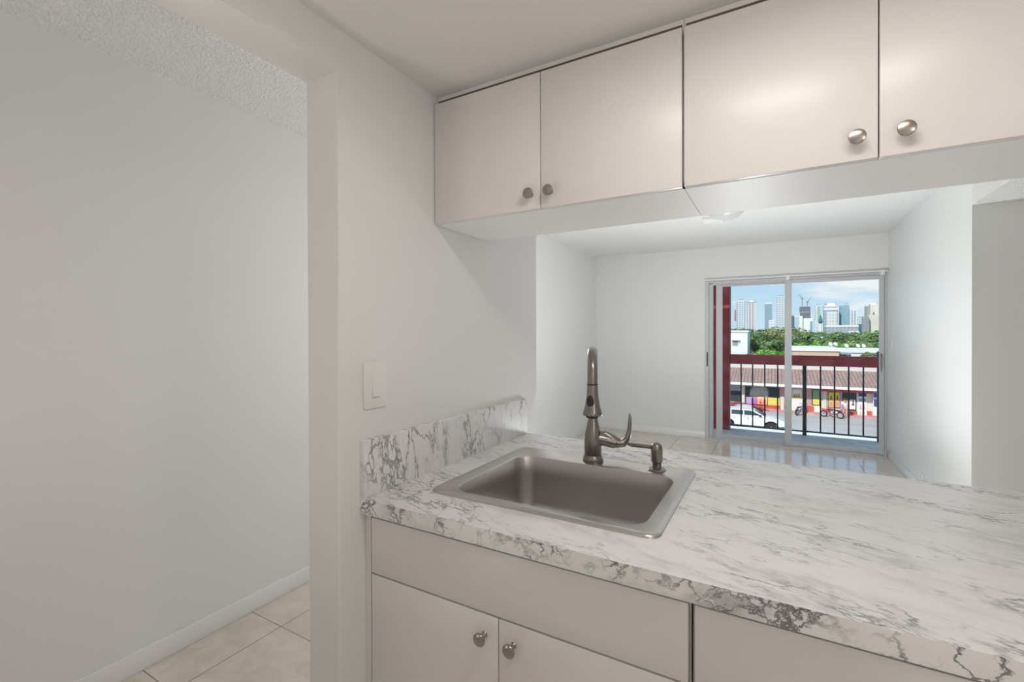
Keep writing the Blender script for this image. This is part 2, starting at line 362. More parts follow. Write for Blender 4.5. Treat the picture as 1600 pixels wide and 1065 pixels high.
tag(bs.build('backsplash', M['marble_splash'], smooth=True), 'upright marble-look backsplash strip along the wall above the counter', 'backsplash')

# ------------------------------------------------------------------ knobs and cabinets
def knob(parent, x, z, y):
    b_ = MB(); b_.lathe([(.0075, 0), (.0062, .003), (.0052, .012), (.006, .017), (.0135, .0195), (.0155, .022), (.0155, .0245), (.0145, .0262), (.010, .0277), (.004, .0284), (.0, .0285)], (x, y, z), (0, -1, 0), 28)
    return b_.build('knob', M['nickel_knob'], parent, smooth=True)
def door(parent, xa, xb, za, zb_, y, name='door', th=.019):
    return MB().box(xa, xb, y, y+th, za, zb_, .0018).build(name, M['cab'], parent, smooth=True)

def upper(xa, xb, label, knobs, xm):
    g = thing('wall_cabinet', (0, 0, 0), label, 'cabinet', 'overhead kitchen cabinets')
    yb_ = YC+.0215
    c = MB()
    c.box(xa, xa+.016, yb_, YS, ZC, CK-.001); c.box(xb-.016, xb, yb_, YS, ZC, CK-.001)
    c.box(xa+.016, xb-.016, YS-.016, YS, ZC+.016, CK-.001); c.box(xa+.016, xb-.016, yb_, YS-.016, CK-.03, CK-.001)
    c.build('body', M['gap_shade'] if False else M['cab'], g)
    MB().box(xa, xb, yb_, YS, ZC-.0005, ZC+.0158).build('bottom_panel', M['cab_under'], g)
    d1 = door(g, xa+.002, xm-.0012, ZC-.001, 2.1207, YC); d2 = door(g, xm+.0012, xb-.002, ZC-.001, 2.1207, YC)
    knob(d1, knobs[0], 1.7675, YC); knob(d2, knobs[1], 1.7675, YC)
    # dark strips that paint shade into the gaps between and above the doors
    s = MB(); s.box(xm-.012, xm+.012, yb_-.0012, yb_+.01, ZC+.016, CK-.03); s.box(xa+.004, xb-.004, yb_-.0012, yb_+.003, 2.10, 2.1385)
    s.build('gap_shade_strip', M['gap_shade'], g)
    return g
upper(XL+.001, -.1980, 'white two-door overhead cabinet against the left wall', (-.619, -.556), -.5885)
upper(-.1970, .5700, 'wider-looking white two-door overhead cabinet right of the left one, knobs at upper right of photo', (.147, .226), .1855)
upper(.5710, 1.338, 'third white overhead cabinet reaching past the right edge of the photo', (.915, .994), .9545)

def base_cab(xa, xb, label, xm, knobs, fill):
    g = thing('base_cabinet', (0, 0, 0), label, 'cabinet', 'base cabinets under the counter')
    yf = .92; c = MB()
    c.box(xa, xa+.018, yf+.021, 1.50, 0, .8715); c.box(xb-.018, xb, yf+.021, 1.50, 0, .8715)
    c.box(xa+.018, xb-.018, 1.80, 1.816, 0, .8715); c.box(xa+.018, xb-.018, yf+.021, 1.79, .1, .116)
    c.box(xa+.018, xb-.018, yf+.08, yf+.096, 0, .1)
    c.box(xa, xa+.018, 1.50, 1.816, 0, .8715); c.box(xb-.018, xb, 1.50, 1.816, 0, .8715)
    c.build('body', M['cab'], g)
    s = MB(); s.box(xa+.018, xb-.018, yf+.0205, yf+.03, .116, .868); s.build('gap_shade_sheet', M['gap_shade'], g)  # dark sheet, paints shade into the gaps round drawer and doors
    MB().box(xa+fill, xb-.003, yf, yf+.019, .7085, .8595, .0018).build('drawer_front', M['cab'], g, smooth=True)
    d1 = door(g, xa+fill, xm-.0012, .105, .7045, yf); d2 = door(g, xm+.0012, xb-.003, .105, .7045, yf)
    if fill > .01: MB().box(xa, xa+fill-.0035, yf+.002, yf+.021, 0, .8715).build('filler_strip', M['cab'], g)
    knob(d1, knobs[0], .6565, yf); knob(d2, knobs[1], .6565, yf)
    return g
base_cab(XL+.001, -.1365, 'white sink base cabinet with false drawer and two knobbed doors', -.551, (-.589, -.511), .0235)
base_cab(-.1335, .68, 'white base cabinet right of the sink base, lower right of the photo', .273, (.235, .311), .005)
base_cab(.683, 1.50, 'white base cabinet hidden beyond the right edge under the counter', 1.09, (1.05, 1.13), .005)

# ------------------------------------------------------------------ sink
sk = thing('kitchen_sink', ((SX0+SX1)/2, (SY0+SY1)/2, zt), 'single-bowl stainless steel drop-in sink set into the marble-look counter', 'sink')
ox, oy = -(SX0+SX1)/2, -(SY0+SY1)/2
BX0, BX1, BY0, BY1 = -.800, -.262, 1.078, 1.505
loops = [rr(SX0, SX1, SY0, SY1, .030, .0005), rr(SX0+.001, SX1-.001, SY0+.001, SY1-.001, .030, .004), rr(SX0+.006, SX1-.006, SY0+.006, SY1-.006, .027, .0075), rr(SX0+.014, SX1-.014, SY0+.014, SY1-.014, .022, .0078),
         rr(SX0+.020, SX1-.020, SY0+.020, SY1-.020, .020, .0062),
         rr(BX0-.006, BX1+.006, BY0-.006, BY1+.006, .062, .0058), rr(BX0-.001, BX1+.001, BY0-.001, BY1+.001, .058, .0035), rr(BX0+.003, BX1-.003, BY0+.003, BY1-.003, .055, -.006),
         rr(BX0+.006, BX1-.006, BY0+.006, BY1-.006, .052, -.06), rr(BX0+.010, BX1-.010, BY0+.010, BY1-.010, .05, -.150), rr(BX0+.016, BX1-.016, BY0+.016, BY1-.016, .048, -.172), rr(BX0+.034, BX1-.034, BY0+.034, BY1-.034, .045, -.186)]
b_ = MB(); prev = None
for lp in loops:
    vs_ = [b_.bm.verts.new((p[0]+ox, p[1]+oy, p[2])) for p in lp]
    if prev: b_.bridge(prev, vs_)
    prev = vs_
dc = Vector(((BX0+BX1)/2+ox, (BY0+BY1)/2+oy, -.190)); n = len(prev)
# drain ring aligned with loop order
dr_ = []
for v in prev:
    a = math.atan2(v.co.y-dc.y, v.co.x-dc.x); dr_.append(b_.bm.verts.new(dc+Vector((math.cos(a)*.045, math.sin(a)*.045, 0))))
b_.bridge(prev, dr_); b_.bm.faces.new(dr_)
bmesh.ops.recalc_face_normals(b_.bm, faces=b_.bm.faces)
so_ = b_.build('basin', M['steel'], sk, smooth=True)
so_.data.flip_normals() if so_.data.polygons[0].normal.z < -.9 else None
b_ = MB(); b_.lathe([(.042, .0005), (.042, .003), (.034, .004), (.032, .001)], dc, (0, 0, 1), 28); b_.lathe([(.008, .001), (.008, .012), (.003, .014)], dc, (0, 0, 1), 14)
b_.build('drain_strainer', M['nickel'], sk, smooth=True)

# ------------------------------------------------------------------ faucet
FB = Vector((-.545, 1.552, zt+.0062)); D = Vector((.325, -.946, 0)).normalized(); S = Vector((-D.y, D.x, 0))*1  # S: image right
fc = thing('kitchen_faucet', FB, 'tall brushed nickel pull-down faucet standing behind the sink bowl', 'faucet')
MB().lathe([(.0345, 0), (.0355, .004), (.0335, .014), (.031, .020), (.0305, .022)], n=32).build('base_ring', M['nickel'], fc, smooth=True)
MB().lathe([(.0295, .022), (.0300, .050), (.0292, .075), (.0275, .092), (.0242, .110), (.0200, .128), (.0165, .143), (.0150, .152), (.0150, .162)], n=32).build('body', M['nickel'], fc, smooth=True)
ar = .085; zc_ = .305
pts = [Vector((0, 0, .162)), Vector((0, 0, .20)), Vector((0, 0, .25))]+[D*(ar-ar*math.cos(R(a)))+Vector((0, 0, zc_+ar*.92*math.sin(R(a)))) for a in range(0, 181, 12)]
pts.append(D*(2*ar+.002)+Vector((0, 0, .283)))
MB().tube(pts, [.0150]*3+[.0158]*(len(pts)-3), 20).build('spout_neck', M['nickel'], fc, smooth=True)
hd = D*(2*ar+.004)
ho = MB().lathe([(.0160, .283), (.0168, .279), (.0172, .262), (.0188, .245), (.0230, .218), (.0288, .198), (.0300, .192), (.0285, .1885), (.020, .1875)], hd, (0, 0, 1), 32).build('spray_head', M['nickel'], fc, smooth=True)
MB().lathe([(.0185, .1805), (.0200, .1878)], hd, (0, 0, 1), 28).build('nozzle', M['dark'], ho, smooth=True)
MB().lathe([(.01665, .2815), (.0173, .2825), (.0173, .2845), (.0163, .2855)], hd, (0, 0, 1), 28).build('joint_ring', M['dark'], ho, smooth=True)
bt = hd+D*.0185-S*.0065+Vector((0, 0, .232)); axb = (D*1-S*.32+Vector((0, 0, -.30))).normalized()
b_ = MB(); b_.sphere((0, 0, 0), 1, 3, (.0120, .0050, .0200)); rot = Matrix.Rotation(math.atan2(axb.y, axb.x)-math.pi/2, 4, 'Z')
for v in b_.bm.verts: v.co = (rot @ v.co)+bt-D*.0005
b_.build('spray_button', M['black'], ho, smooth=True)
Z = lambda s_, z, d_=0: S*s_+D*d_+Vector((0, 0, z))
hb = MB().tube([Z(.012, .078), Z(.03, .077), Z(.060, .070), Z(.076, .065), Z(.080, .064)], [.0215, .0215, .0215, .0195, .015], 22).build('handle_hub', M['nickel'], fc, smooth=True)
lv = MB().tube([Z(.020, .094), Z(.042, .093), Z(.064, .078), Z(.084, .065), Z(.102, .066), Z(.1145, .082), Z(.1212, .107), Z(.1235, .135), Z(.1238, .155), Z(.1225, .168)],
               [.009, .014, .0175, .0175, .0145, .0110, .0080, .0066, .0052, .002], 16, flat=1.0).build('handle_lever', M['nickel'], fc, smooth=True)
MB().lathe([(.0022, 0), (.0022, .0012)], Z(.044, .082, .0200), D, 10).build('hot_marker', mat('red_marker', (.5, .02, .02), .4), hb)

# ------------------------------------------------------------------ soap dispenser
sdp = thing('soap_dispenser', (-.330, 1.550, zt+.0062), 'short brushed nickel soap dispenser to the right of the faucet', 'soap dispenser')
MB().lathe([(.0285, 0), (.029, .002), (.024, .006), (.0155, .0085)], n=28).build('base_ring', M['nickel'], sdp, smooth=True)
MB().lathe([(.0140, .008), (.0145, .024), (.0180, .027), (.0183, .066), (.0172, .076), (.013, .084), (.006, .0885), (0, .0895)], n=28).build('pump_body', M['nickel'], sdp, smooth=True)
MB().tube([(-.012, 0, .072), (-.05, 0, .0715), (-.080, 0, .0715), (-.094, 0, .0730)], [.0068, .0066, .0066, .0045], 14).build('nozzle', M['nickel'], sdp, smooth=True)

# ------------------------------------------------------------------ wall plates
def plate_x(name, x, nx, yc_, zc0, hw, hh, label, cat, group=None, rocker=True, outlet=False):
    g = thing(name, (x, yc_, zc0), label, cat, group)
    b_ = MB(); b_.box(min(0, nx*.006), max(0, nx*.006), -hw, hw, -hh, hh, .0022); b_.build('cover_plate', M['plate'], g, smooth=True)
    if rocker:
        fr = MB(); fr.box(min(nx*.0055, nx*.0075), max(nx*.0055, nx*.0075), -hw*.42, hw*.42, -hh*.56, hh*.56, .0008); fr.build('switch_frame', M['plate'], g, smooth=True)
        r_ = MB(); a, c = .0075, .0125
        r_.poly_prism([(nx*.006, -hh*.5), (nx*c, -hh*.5), (nx*a, hh*.5), (nx*.006, hh*.5)], 'y', -hw*.34, hw*.34); r_.build('rocker', M['plate'], g)
    if outlet:
        for s_ in (-1, 1):
            r_ = MB(); r_.box(min(nx*.005, nx*.0085), max(nx*.005, nx*.0085), -hw*.45, hw*.45, s_*hh*.42-hh*.26, s_*hh*.42+hh*.26, .0015); rc = r_.build('socket', M['plate'], g, smooth=True)
            for q in (-.2, .2):
                MB().box(min(nx*.008, nx*.009), max(nx*.008, nx*.009), hw*q-.001, hw*q+.001, s_*hh*.42-.004, s_*hh*.42+.005).build('slot', M['dark'], rc)
    for s_ in (-1, 1):
        z_ = s_*hh*.80 if not outlet else 0
        MB().lathe([(.0035, .005), (.0035, .0068), (.0015, .0075)], (0, 0, z_), (nx, 0, 0), 12).build('screw', M['plate'], g, smooth=True)
        if outlet: break
    return g
plate_x('light_switch', XL, 1, .9565, 1.2185, .0425, .0660, 'white rocker light switch on the kitchen wall left of the backsplash', 'light switch')
plate_x('light_switch', XR, -1, 6.315, 1.225, .036, .062, 'small white light switch on right wall right beside the sliding door', 'light switch')
plate_x('wall_outlet', XR, -1, 5.555, .598, .036, .058, 'white outlet on right wall, the highest of the three low plates', 'outlet', rocker=False, outlet=True)
plate_x('wall_outlet', XR, -1, 5.80, .37, .036, .060, 'white outlet on right wall, the middle one and closest to the sliding door', 'outlet', rocker=False, outlet=True)
plate_x('wall_outlet', XR, -1, 5.15, .12, .036, .056, 'white outlet low on right wall just above the counter edge line', 'outlet', rocker=False, outlet=True)

# ------------------------------------------------------------------ ceiling lamps, added fill lights
M['shade'] = mat('white_lamp_glass', (.55, .56, .56), .35)
def dome_lamp(x, y, z, label, rad=.15, square=0, lit=None, rise=.06):
    g = thing('ceiling_lamp', (x, y, z), label, 'ceiling lamp')
    b_ = MB()
    if square: b_.box(-square, square, -square, square, -.018, 0, .004)
    else: b_.lathe([(rad*.95, 0), (rad*1.0, -.006), (rad*.98, -.02)], n=36)
    b_.build('base_plate', M['trim'], g, smooth=True)
    z0 = -.018
    b_ = MB(); b_.lathe([(rad, z0), (rad*.99, z0-.012)]+[(rad*math.cos(R(a)), z0-.012-rise*math.sin(R(a))) for a in (15, 30, 45, 60, 75, 90)], n=40)
    b_.build('lamp_shade', lit or M['shade'], g, smooth=True)
    return g
g = thing('ceiling_lamp', (-.345, 4.2, CL), 'round white bowl-shaped ceiling lamp hanging under the living room ceiling', 'ceiling lamp')
MB().lathe([(.10, 0), (.10, -.02), (.06, -.025)], n=36).build('base_plate', M['trim'], g, smooth=True)
MB().lathe([(.165, -.022)]+[(.165*math.cos(R(a)), -.022-.142*math.sin(R(a))) for a in (12, 25, 40, 55, 70, 82, 90)], n=44).build('lamp_shade', M['shade'], g, smooth=True)
g = thing('smoke_detector', (-.50, 4.82, CL), 'small white square box on the ceiling right behind the bowl-shaped lamp', 'smoke detector')
MB().box(-.085, .085, -.085, .085, -.035, 0, .006).build('cover', M['trim'], g, smooth=True)
glow = bpy.data.materials.new('fill_globe_glow'); glow.use_nodes = True  # glowing glass of the added fill globes
gt = glow.node_tree; gt.nodes.clear(); o_ = gt.nodes.new('ShaderNodeOutputMaterial'); a_ = gt.nodes.new('ShaderNodeBsdfTransparent'); e_ = gt.nodes.new('ShaderNodeEmission'); x_ = gt.nodes.new('ShaderNodeMixShader')
a_.inputs[0].default_value = (.95, .95, .95, 1); e_.inputs[0].default_value = (1, .92, .84, 1); e_.inputs[1].default_value = 2; x_.inputs[0].default_value = .12
gt.links.new(a_.outputs[0], x_.inputs[1]); gt.links.new(e_.outputs[0], x_.inputs[2]); gt.links.new(x_.outputs[0], o_.inputs[0])
def added_fill_globe(x, y, z, zc_, r_, label):  # housing for the added fill behind the camera
    g = thing('added_fill_globe', (x, y, z), label, 'ceiling lamp')
    MB().lathe([(.07, 0), (.07, -.015), (.02, -.022), (.02, zc_-z+r_*.9)], n=28).build('ceiling_mount', M['nickel'], g, smooth=True)
    MB().sphere((0, 0, zc_-z), r_, 4).build('glass_globe', glow, g, smooth=True)
glow2 = bpy.data.materials.new('glowing_lamp_cover'); glow2.use_nodes = True
gb = glow2.node_tree.nodes['Principled BSDF']; gb.inputs['Base Color'].default_value = (.9, .88, .84, 1); gb.inputs['Emission Color'].default_value = (1, .9, .8, 1); gb.inputs['Emission Strength'].default_value = 4
g = thing('ceiling_lamp', (.02, .70, CK), 'long lit kitchen ceiling lamp close in front of the overhead cabinets', 'ceiling lamp')
MB().box(-.36, .36, -.11, .11, -.03, 0, .004).build('base_plate', M['trim'], g)
MB().box(-.34, .34, -.09, .09, -.056, -.03, .004).build('lamp_cover', glow2, g)
added_fill_globe(1.5, -.80, CK, 1.90, .16, 'added glass globe fill light hanging in the kitchen behind the camera')
def fill_can(x, y, z, r_, label):  # can built round an added upward fill
    g = thing('added_fill_can', (x, y, 0), label, 'floor lamp')
    MB().lathe([(r_, 0), (r_, z+.03), (r_*.96, z+.03), (r_*.96, z-.02), (.0, z-.02)], n=32).build('can', M['nickel'], g, smooth=True)
fill_can(.55, -.75, .36, .15, 'added can-shaped upward fill light behind the camera in the kitchen')
fill_can(-.2, 4.35, .22, .14, 'added short can-shaped upward fill light on the living room tiles')
fill_can(-1.40, -.6, .36, .15, 'added can-shaped upward fill light in the hall')
g = thing('added_fill_lamp', (-1.62, 2.75, 0), 'added fill light with glass globe, hidden behind the kitchen wall', 'floor lamp')  # housing of the added fill behind the partition
MB().lathe([(.14, 0), (.14, .012), (.03, .03), (.012, .04), (.012, 1.27), (.05, 1.29), (.05, 1.31)], n=28).build('stand', M['nickel'], g, smooth=True)
MB().sphere((0, 0, 1.50), .23, 4).build('glass_globe', glow, g, smooth=True)
g = thing('added_fill_lamp', (-.25, 3.6, 0), 'added low globe fill light standing on the tiles behind the counter', 'floor lamp')  # housing of the added low fill
MB().lathe([(.12, 0), (.12, .02), (.05, .04), (.05, .09)], n=28).build('stand', M['nickel'], g, smooth=True)
MB().sphere((0, 0, .26), .18, 4).build('glass_globe', glow, g, smooth=True)
# ================================================================== OUTSIDE
def at(px, py, Y):
    """point of the sight line through a pixel of the 1600x1065 frame at depth Y"""
    d = fw+r2*((px-CX)/FPX)-u2*((py-CY)/FPX); t_ = Y/d.y
    return Vector((d.x*t_, Y, CAMZ+d.z*t_))
GZ = -6.4
# balcony
YR = 7.64
struct(MB().box(-2.2, 2.6, YF+.0+.162, YR+.05, -.24, -.06).build('trim_1', M['concrete']), 'grey concrete balcony floor')
cp = thing('carport', (.5, 17, GZ), 'white flat carport roof below the balcony, seen under the bottom rail', 'carport')
MB().box(-7, 9, -7.5, 7.4, 3.25, 3.4).build('roof', M['whitepaint'], cp)
for xq in (-6.5, 1, 8.5):
    for yq in (-7, 0, 7): MB().box(xq-.08, xq+.08, yq-.08, yq+.08, 0, 3.25).build('post', M['whitepaint'], cp)
struct(MB().box(-2.2, 2.6, YF+.162, YR+.27, 2.62, 2.8).build('trim_3', M['whitepaint']), 'unseen slab above, added to shade the balcony')  # unseen, put in to keep sky light off the balcony
col = thing('balcony_column', (-.68, YR-.03, -.06), 'dark red painted balcony column left of the railing', 'column')
MB().box(-.109, .109, -.08, .08, 0, 2.68, .004).build('shaft', M['red_paint'], col)
MB().tube([(.118, -.05, 1.1), (.118, -.05, 2.68)], .005, 8).build('conduit', M['dark'], col)
rl = thing('balcony_railing', (.29, YR, -.06), 'balcony railing with wide dark red top beam and black vertical bars', 'railing')
MB().box(-.861, .858, -.045, .045, .962, 1.100, .004).build('top_beam', M['red_paint'], rl)
MB().box(-.861, .875, -.010, .010, .047, .066).build('bottom_rail', M['dark'], rl)
for xb in (-.428, -.279, -.126, .032, .191, .534, .69, .843, .998):
    MB().box(xb-.29-.0085, xb-.29+.0085, -.0085, .0085, .066, .962).build('baluster', M['dark'], rl)
MB().box(.351-.29-.023, .351-.29+.023, -.02, .02, 0, .962, .002).build('post', M['dark'], rl)
MB().box(1.150-.29-.010, 1.150-.29+.014, -.02, .02, 0, 1.17, .002).build('post', M['dark'], rl)

# ground
asph = mottled('sunlit_grey_asphalt', (.40, .375, .34), (.52, .49, .45), .35, .9, detail=9, stretch=(.5, 1.6, 1))
lawn = mottled('far_ground_green', (.06, .10, .035), (.14, .19, .07), .05, .95, detail=6)
struct(MB().box(-60, 70, YF+2.0, 66, GZ-.5, GZ).build('floor', asph), 'grey asphalt street and parking lot')
struct(MB().box(-900, 1100, 66, 2600, GZ-.5, GZ-.02).build('floor', lawn), 'distant green ground')
pink = mottled('worn_pink_pavement', (.55, .26, .24), (.62, .40, .37), 1.5, .85)
struct(MB().box(-30, 32, 52.5, 53.6, GZ, GZ+.14).build('trim_4', pink), 'worn pink red sidewalk before the shops')

# ---- shopping strip
FY = 53.6
roof = mat('red_brown_roof_tiles', (.42, .25, .20), .8); t, b, N, L = nodes(roof)
g = N('ShaderNodeNewGeometry'); mp = N('ShaderNodeMapping'); mp.inputs['Scale'].default_value = (1, 1, 1); L(g.outputs['Position'], mp.inputs[0])
br = N('ShaderNodeTexBrick'); br.offset = 0; br.inputs['Scale'].default_value = 1; br.inputs['Brick Width'].default_value = .30; br.inputs['Row Height'].default_value = .55; br.inputs['Mortar Size'].default_value = .035; br.inputs['Mortar Smooth'].default_value = .6
br.inputs['Color1'].default_value = (.45, .30, .25, 1); br.inputs['Color2'].default_value = (.37, .23, .19, 1); br.inputs['Mortar'].default_value = (.17, .10, .085, 1); L(mp.outputs[0], br.inputs[0]); L(br.outputs[0], b.inputs['Base Color'])
cream = mat('cream_stucco', (.72, .66, .58), .8); redw = mottled('red_painted_plinth', (.52, .07, .065), (.60, .14, .13), 1.2, .7)
pinkw = mat('faded_pink_wall', (.60, .34, .33), .8); darkg = mat('dark_shop_glass', (.05, .065, .075), .35, spec=.3)
ptan = mat('tan_stucco', (.62, .45, .33), .85); ppink = mat('pink_tan_gable', (.50, .29, .25), .85)
COL = {k: mat('poster_'+k, c, .6) for k, c in dict(yellow=(.80, .66, .12), orange=(.85, .42, .20), purple=(.45, .16, .50), pink=(.78, .25, .40), green=(.22, .42, .24), white=(.82, .80, .76), blue=(.08, .10, .45), navy=(.04, .09, .25), black=(.03, .03, .035), red=(.6, .05, .05), lilac=(.52, .36, .62), grey=(.35, .36, .38)).items()}
st = thing('strip_mall', (2, FY, GZ), 'low shopping strip across the street with red-brown tiled roof and colourful shop windows', 'building')
def sp(name, b_, m, parent=st, base=Vector((2, FY, GZ)), **k):
    o = b_.build(name, m, None, **k); o.parent = parent; o.matrix_parent_inverse = Matrix.Translation(-base) if parent is st else Matrix()
    return o
def fbx(px0, px1, py0, py1, d0, d1, Y=FY):
    a = at(px0, py0, Y); c = at(px1, py1, Y); m_ = at((px0+px1)/2, py0, Y); n_ = at((px0+px1)/2, py1, Y)
    return MB().box(a.x, c.x, Y-d1, Y-d0, max(n_.z, GZ), m_.z)
sp('wall', MB().box(-14, 16, FY, FY+9, GZ, GZ+2.9), cream)
r_ = MB(); r_.poly_prism([(FY-1.15, GZ+2.70), (FY+4.2, GZ+3.86), (FY+4.2, GZ+2.6), (FY-1.15, GZ+2.58)], 'x', -14.5, 16.5); sp('roof', r_, roof)
sp('fascia', MB().box(-14.6, 16.6, FY-1.25, FY-1.152, GZ+2.50, GZ+2.74), M['whitepaint'])
sp('parapet', MB().box(-14, 16, FY+4.2, FY+9, GZ+2.9, GZ+4.05), cream)
sp('plinth', MB().box(-14, 1.0, FY-.06, FY, GZ, GZ+.50), redw)
def glyphs(poster, px0, px1, py0, py1, m, n=3):
    for i in range(n):
        xa = px0+(px1-px0)*(i+.15)/n; xb = px0+(px1-px0)*(i+.85)/n
        a = at(xa, py0, FY-.09); c = at(xb, py1, FY-.09); cx_, cz = (a.x+c.x)/2, (a.z+c.z)/2; w_, h_ = abs(c.x-a.x)/2, abs(a.z-c.z)/2
        pts = [(cx_-w_, cz-h_), (cx_+w_*.9, cz-h_*.9), (cx_+w_*.3, cz), (cx_+w_*.5, cz+h_*.8), (cx_, cz+h_), (cx_-w_*.5, cz+h_*.6), (cx_-w_*.2, cz)]
        sp('print_mark', MB().poly_prism(pts, 'y', FY-.105, FY-.095), m, poster)
# each shop opening: frame, pane and the posters stuck on it
sp('garage_opening', fbx(1138, 1157, 610, 627, 0, .03), darkg)
sp('shutter', fbx(1138, 1157, 601, 610, 0, .05), COL['grey'])
sp('pillar', fbx(1158.5, 1163.5, 598, 633, 0, .12), cream)
sp('shop_window', fbx(1164.5, 1218, 604, 632, 0, .03), darkg)
sp('poster', fbx(1166, 1174, 620, 631, .035, .06), COL['lilac']); p_ = sp('poster', fbx(1174.3, 1183, 620, 632, .035, .06), COL['purple']); 
p_ = sp('poster', fbx(1183.3, 1199, 620, 633, .035, .06), COL['orange']); glyphs(p_, 1185, 1197, 623, 630, COL['red'], 2)
p_ = sp('poster', fbx(1200, 1218, 621, 633, .035, .06), COL['yellow'])
sp('pillar', fbx(1218.5, 1237, 600, 640, 0, .05), pinkw)
sp('pillar', fbx(1219.5, 1225, 618, 640, .05, .12), cream)
sp('shop_sign', fbx(1238, 1252, 608, 614, .02, .08), COL['white']); 
p_ = sp('poster', fbx(1239, 1251, 616.5, 621, .02, .06), COL['yellow']); glyphs(p_, 1239.5, 1250.5, 617, 620.5, COL['black'], 3)
sp('painted_wall', fbx(1237, 1258, 621, 646, .0, .03), COL['white'])
sp('plinth', fbx(1258, 1271, 634, 647, 0, .08), redw)
sp('wall_panel', fbx(1259, 1268, 606, 634, 0, .03), pinkw)
sp('shop_window', fbx(1268.5, 1281.5, 608, 633, 0, .04), darkg)
sp('poster', fbx(1270, 1280, 609, 622, .045, .07), COL['green']); sp('poster', fbx(1270, 1280, 622.5, 632, .045, .07), COL['yellow'])
sp('notice_board', fbx(1272, 1281, 633.5, 647, .06, .12), COL['white'])
sp('pillar', fbx(1286.5, 1291, 608, 638, 0, .10), cream)
sp('valance', fbx(1284, 1362, 606.5, 612, .0, .5), redw)
sp('plinth', fbx(1284, 1296, 638, 647, 0, .08), redw)
sp('shop_window', fbx(1293.5, 1312.5, 612, 637, 0, .04), darkg)
for a_, b2 in ((1294.5, 1302.5), (1304.3, 1312)):
    p_ = sp('poster', fbx(a_, b2, 612.5, 624, .045, .07), COL['yellow']); glyphs(p_, a_+1.5, b2-1, 617.5, 623.5, COL['black'], 1)
    p_ = sp('poster', fbx(a_, b2, 624.5, 636, .045, .07), COL['orange']); glyphs(p_, a_+2, b2-2, 627, 633, COL['green'], 1)
sp('pillar', fbx(1312.7, 1315.5, 610, 640, 0, .08), COL['lilac'])
sp('shop_window', fbx(1316, 1338, 612, 641, 0, .04), darkg)
p_ = sp('poster', fbx(1317, 1325.5, 624, 640, .045, .07), COL['orange'])
p_ = sp('poster', fbx(1327, 1336.5, 624, 639, .045, .07), COL['white']); glyphs(p_, 1330, 1336, 625, 633, COL['black'], 1)
sp('plinth', fbx(1310, 1339, 641.5, 652, 0, .08), redw)
sp('shop_door', fbx(1339.5, 1354.5, 612, 650.5, 0, .06), COL['white'])
sp('door_panel', fbx(1341, 1353.5, 614, 619, .065, .08), COL['navy']); p_ = sp('door_panel', fbx(1342, 1353, 622, 627, .065, .08), COL['grey'])
p_ = sp('door_panel', fbx(1341.5, 1353.5, 629, 648, .065, .08), COL['white']); glyphs(p_, 1342, 1353, 632, 639, COL['pink'], 2); glyphs(p_, 1342, 1353, 642, 647, COL['orange'], 2)
sp('plinth', fbx(1355, 1362, 642, 652, 0, .08), redw)
sp('kiosk', fbx(1363.5, 1374, 612, 649, 0, .3), COL['white'])
sp('kiosk_sign', fbx(1364, 1372, 613, 620, .31, .34), mat('blue_sign', (.12, .10, .55), .5)); sp('kiosk_sign', fbx(1364.5, 1370, 623.5, 634, .31, .34), COL['navy'])

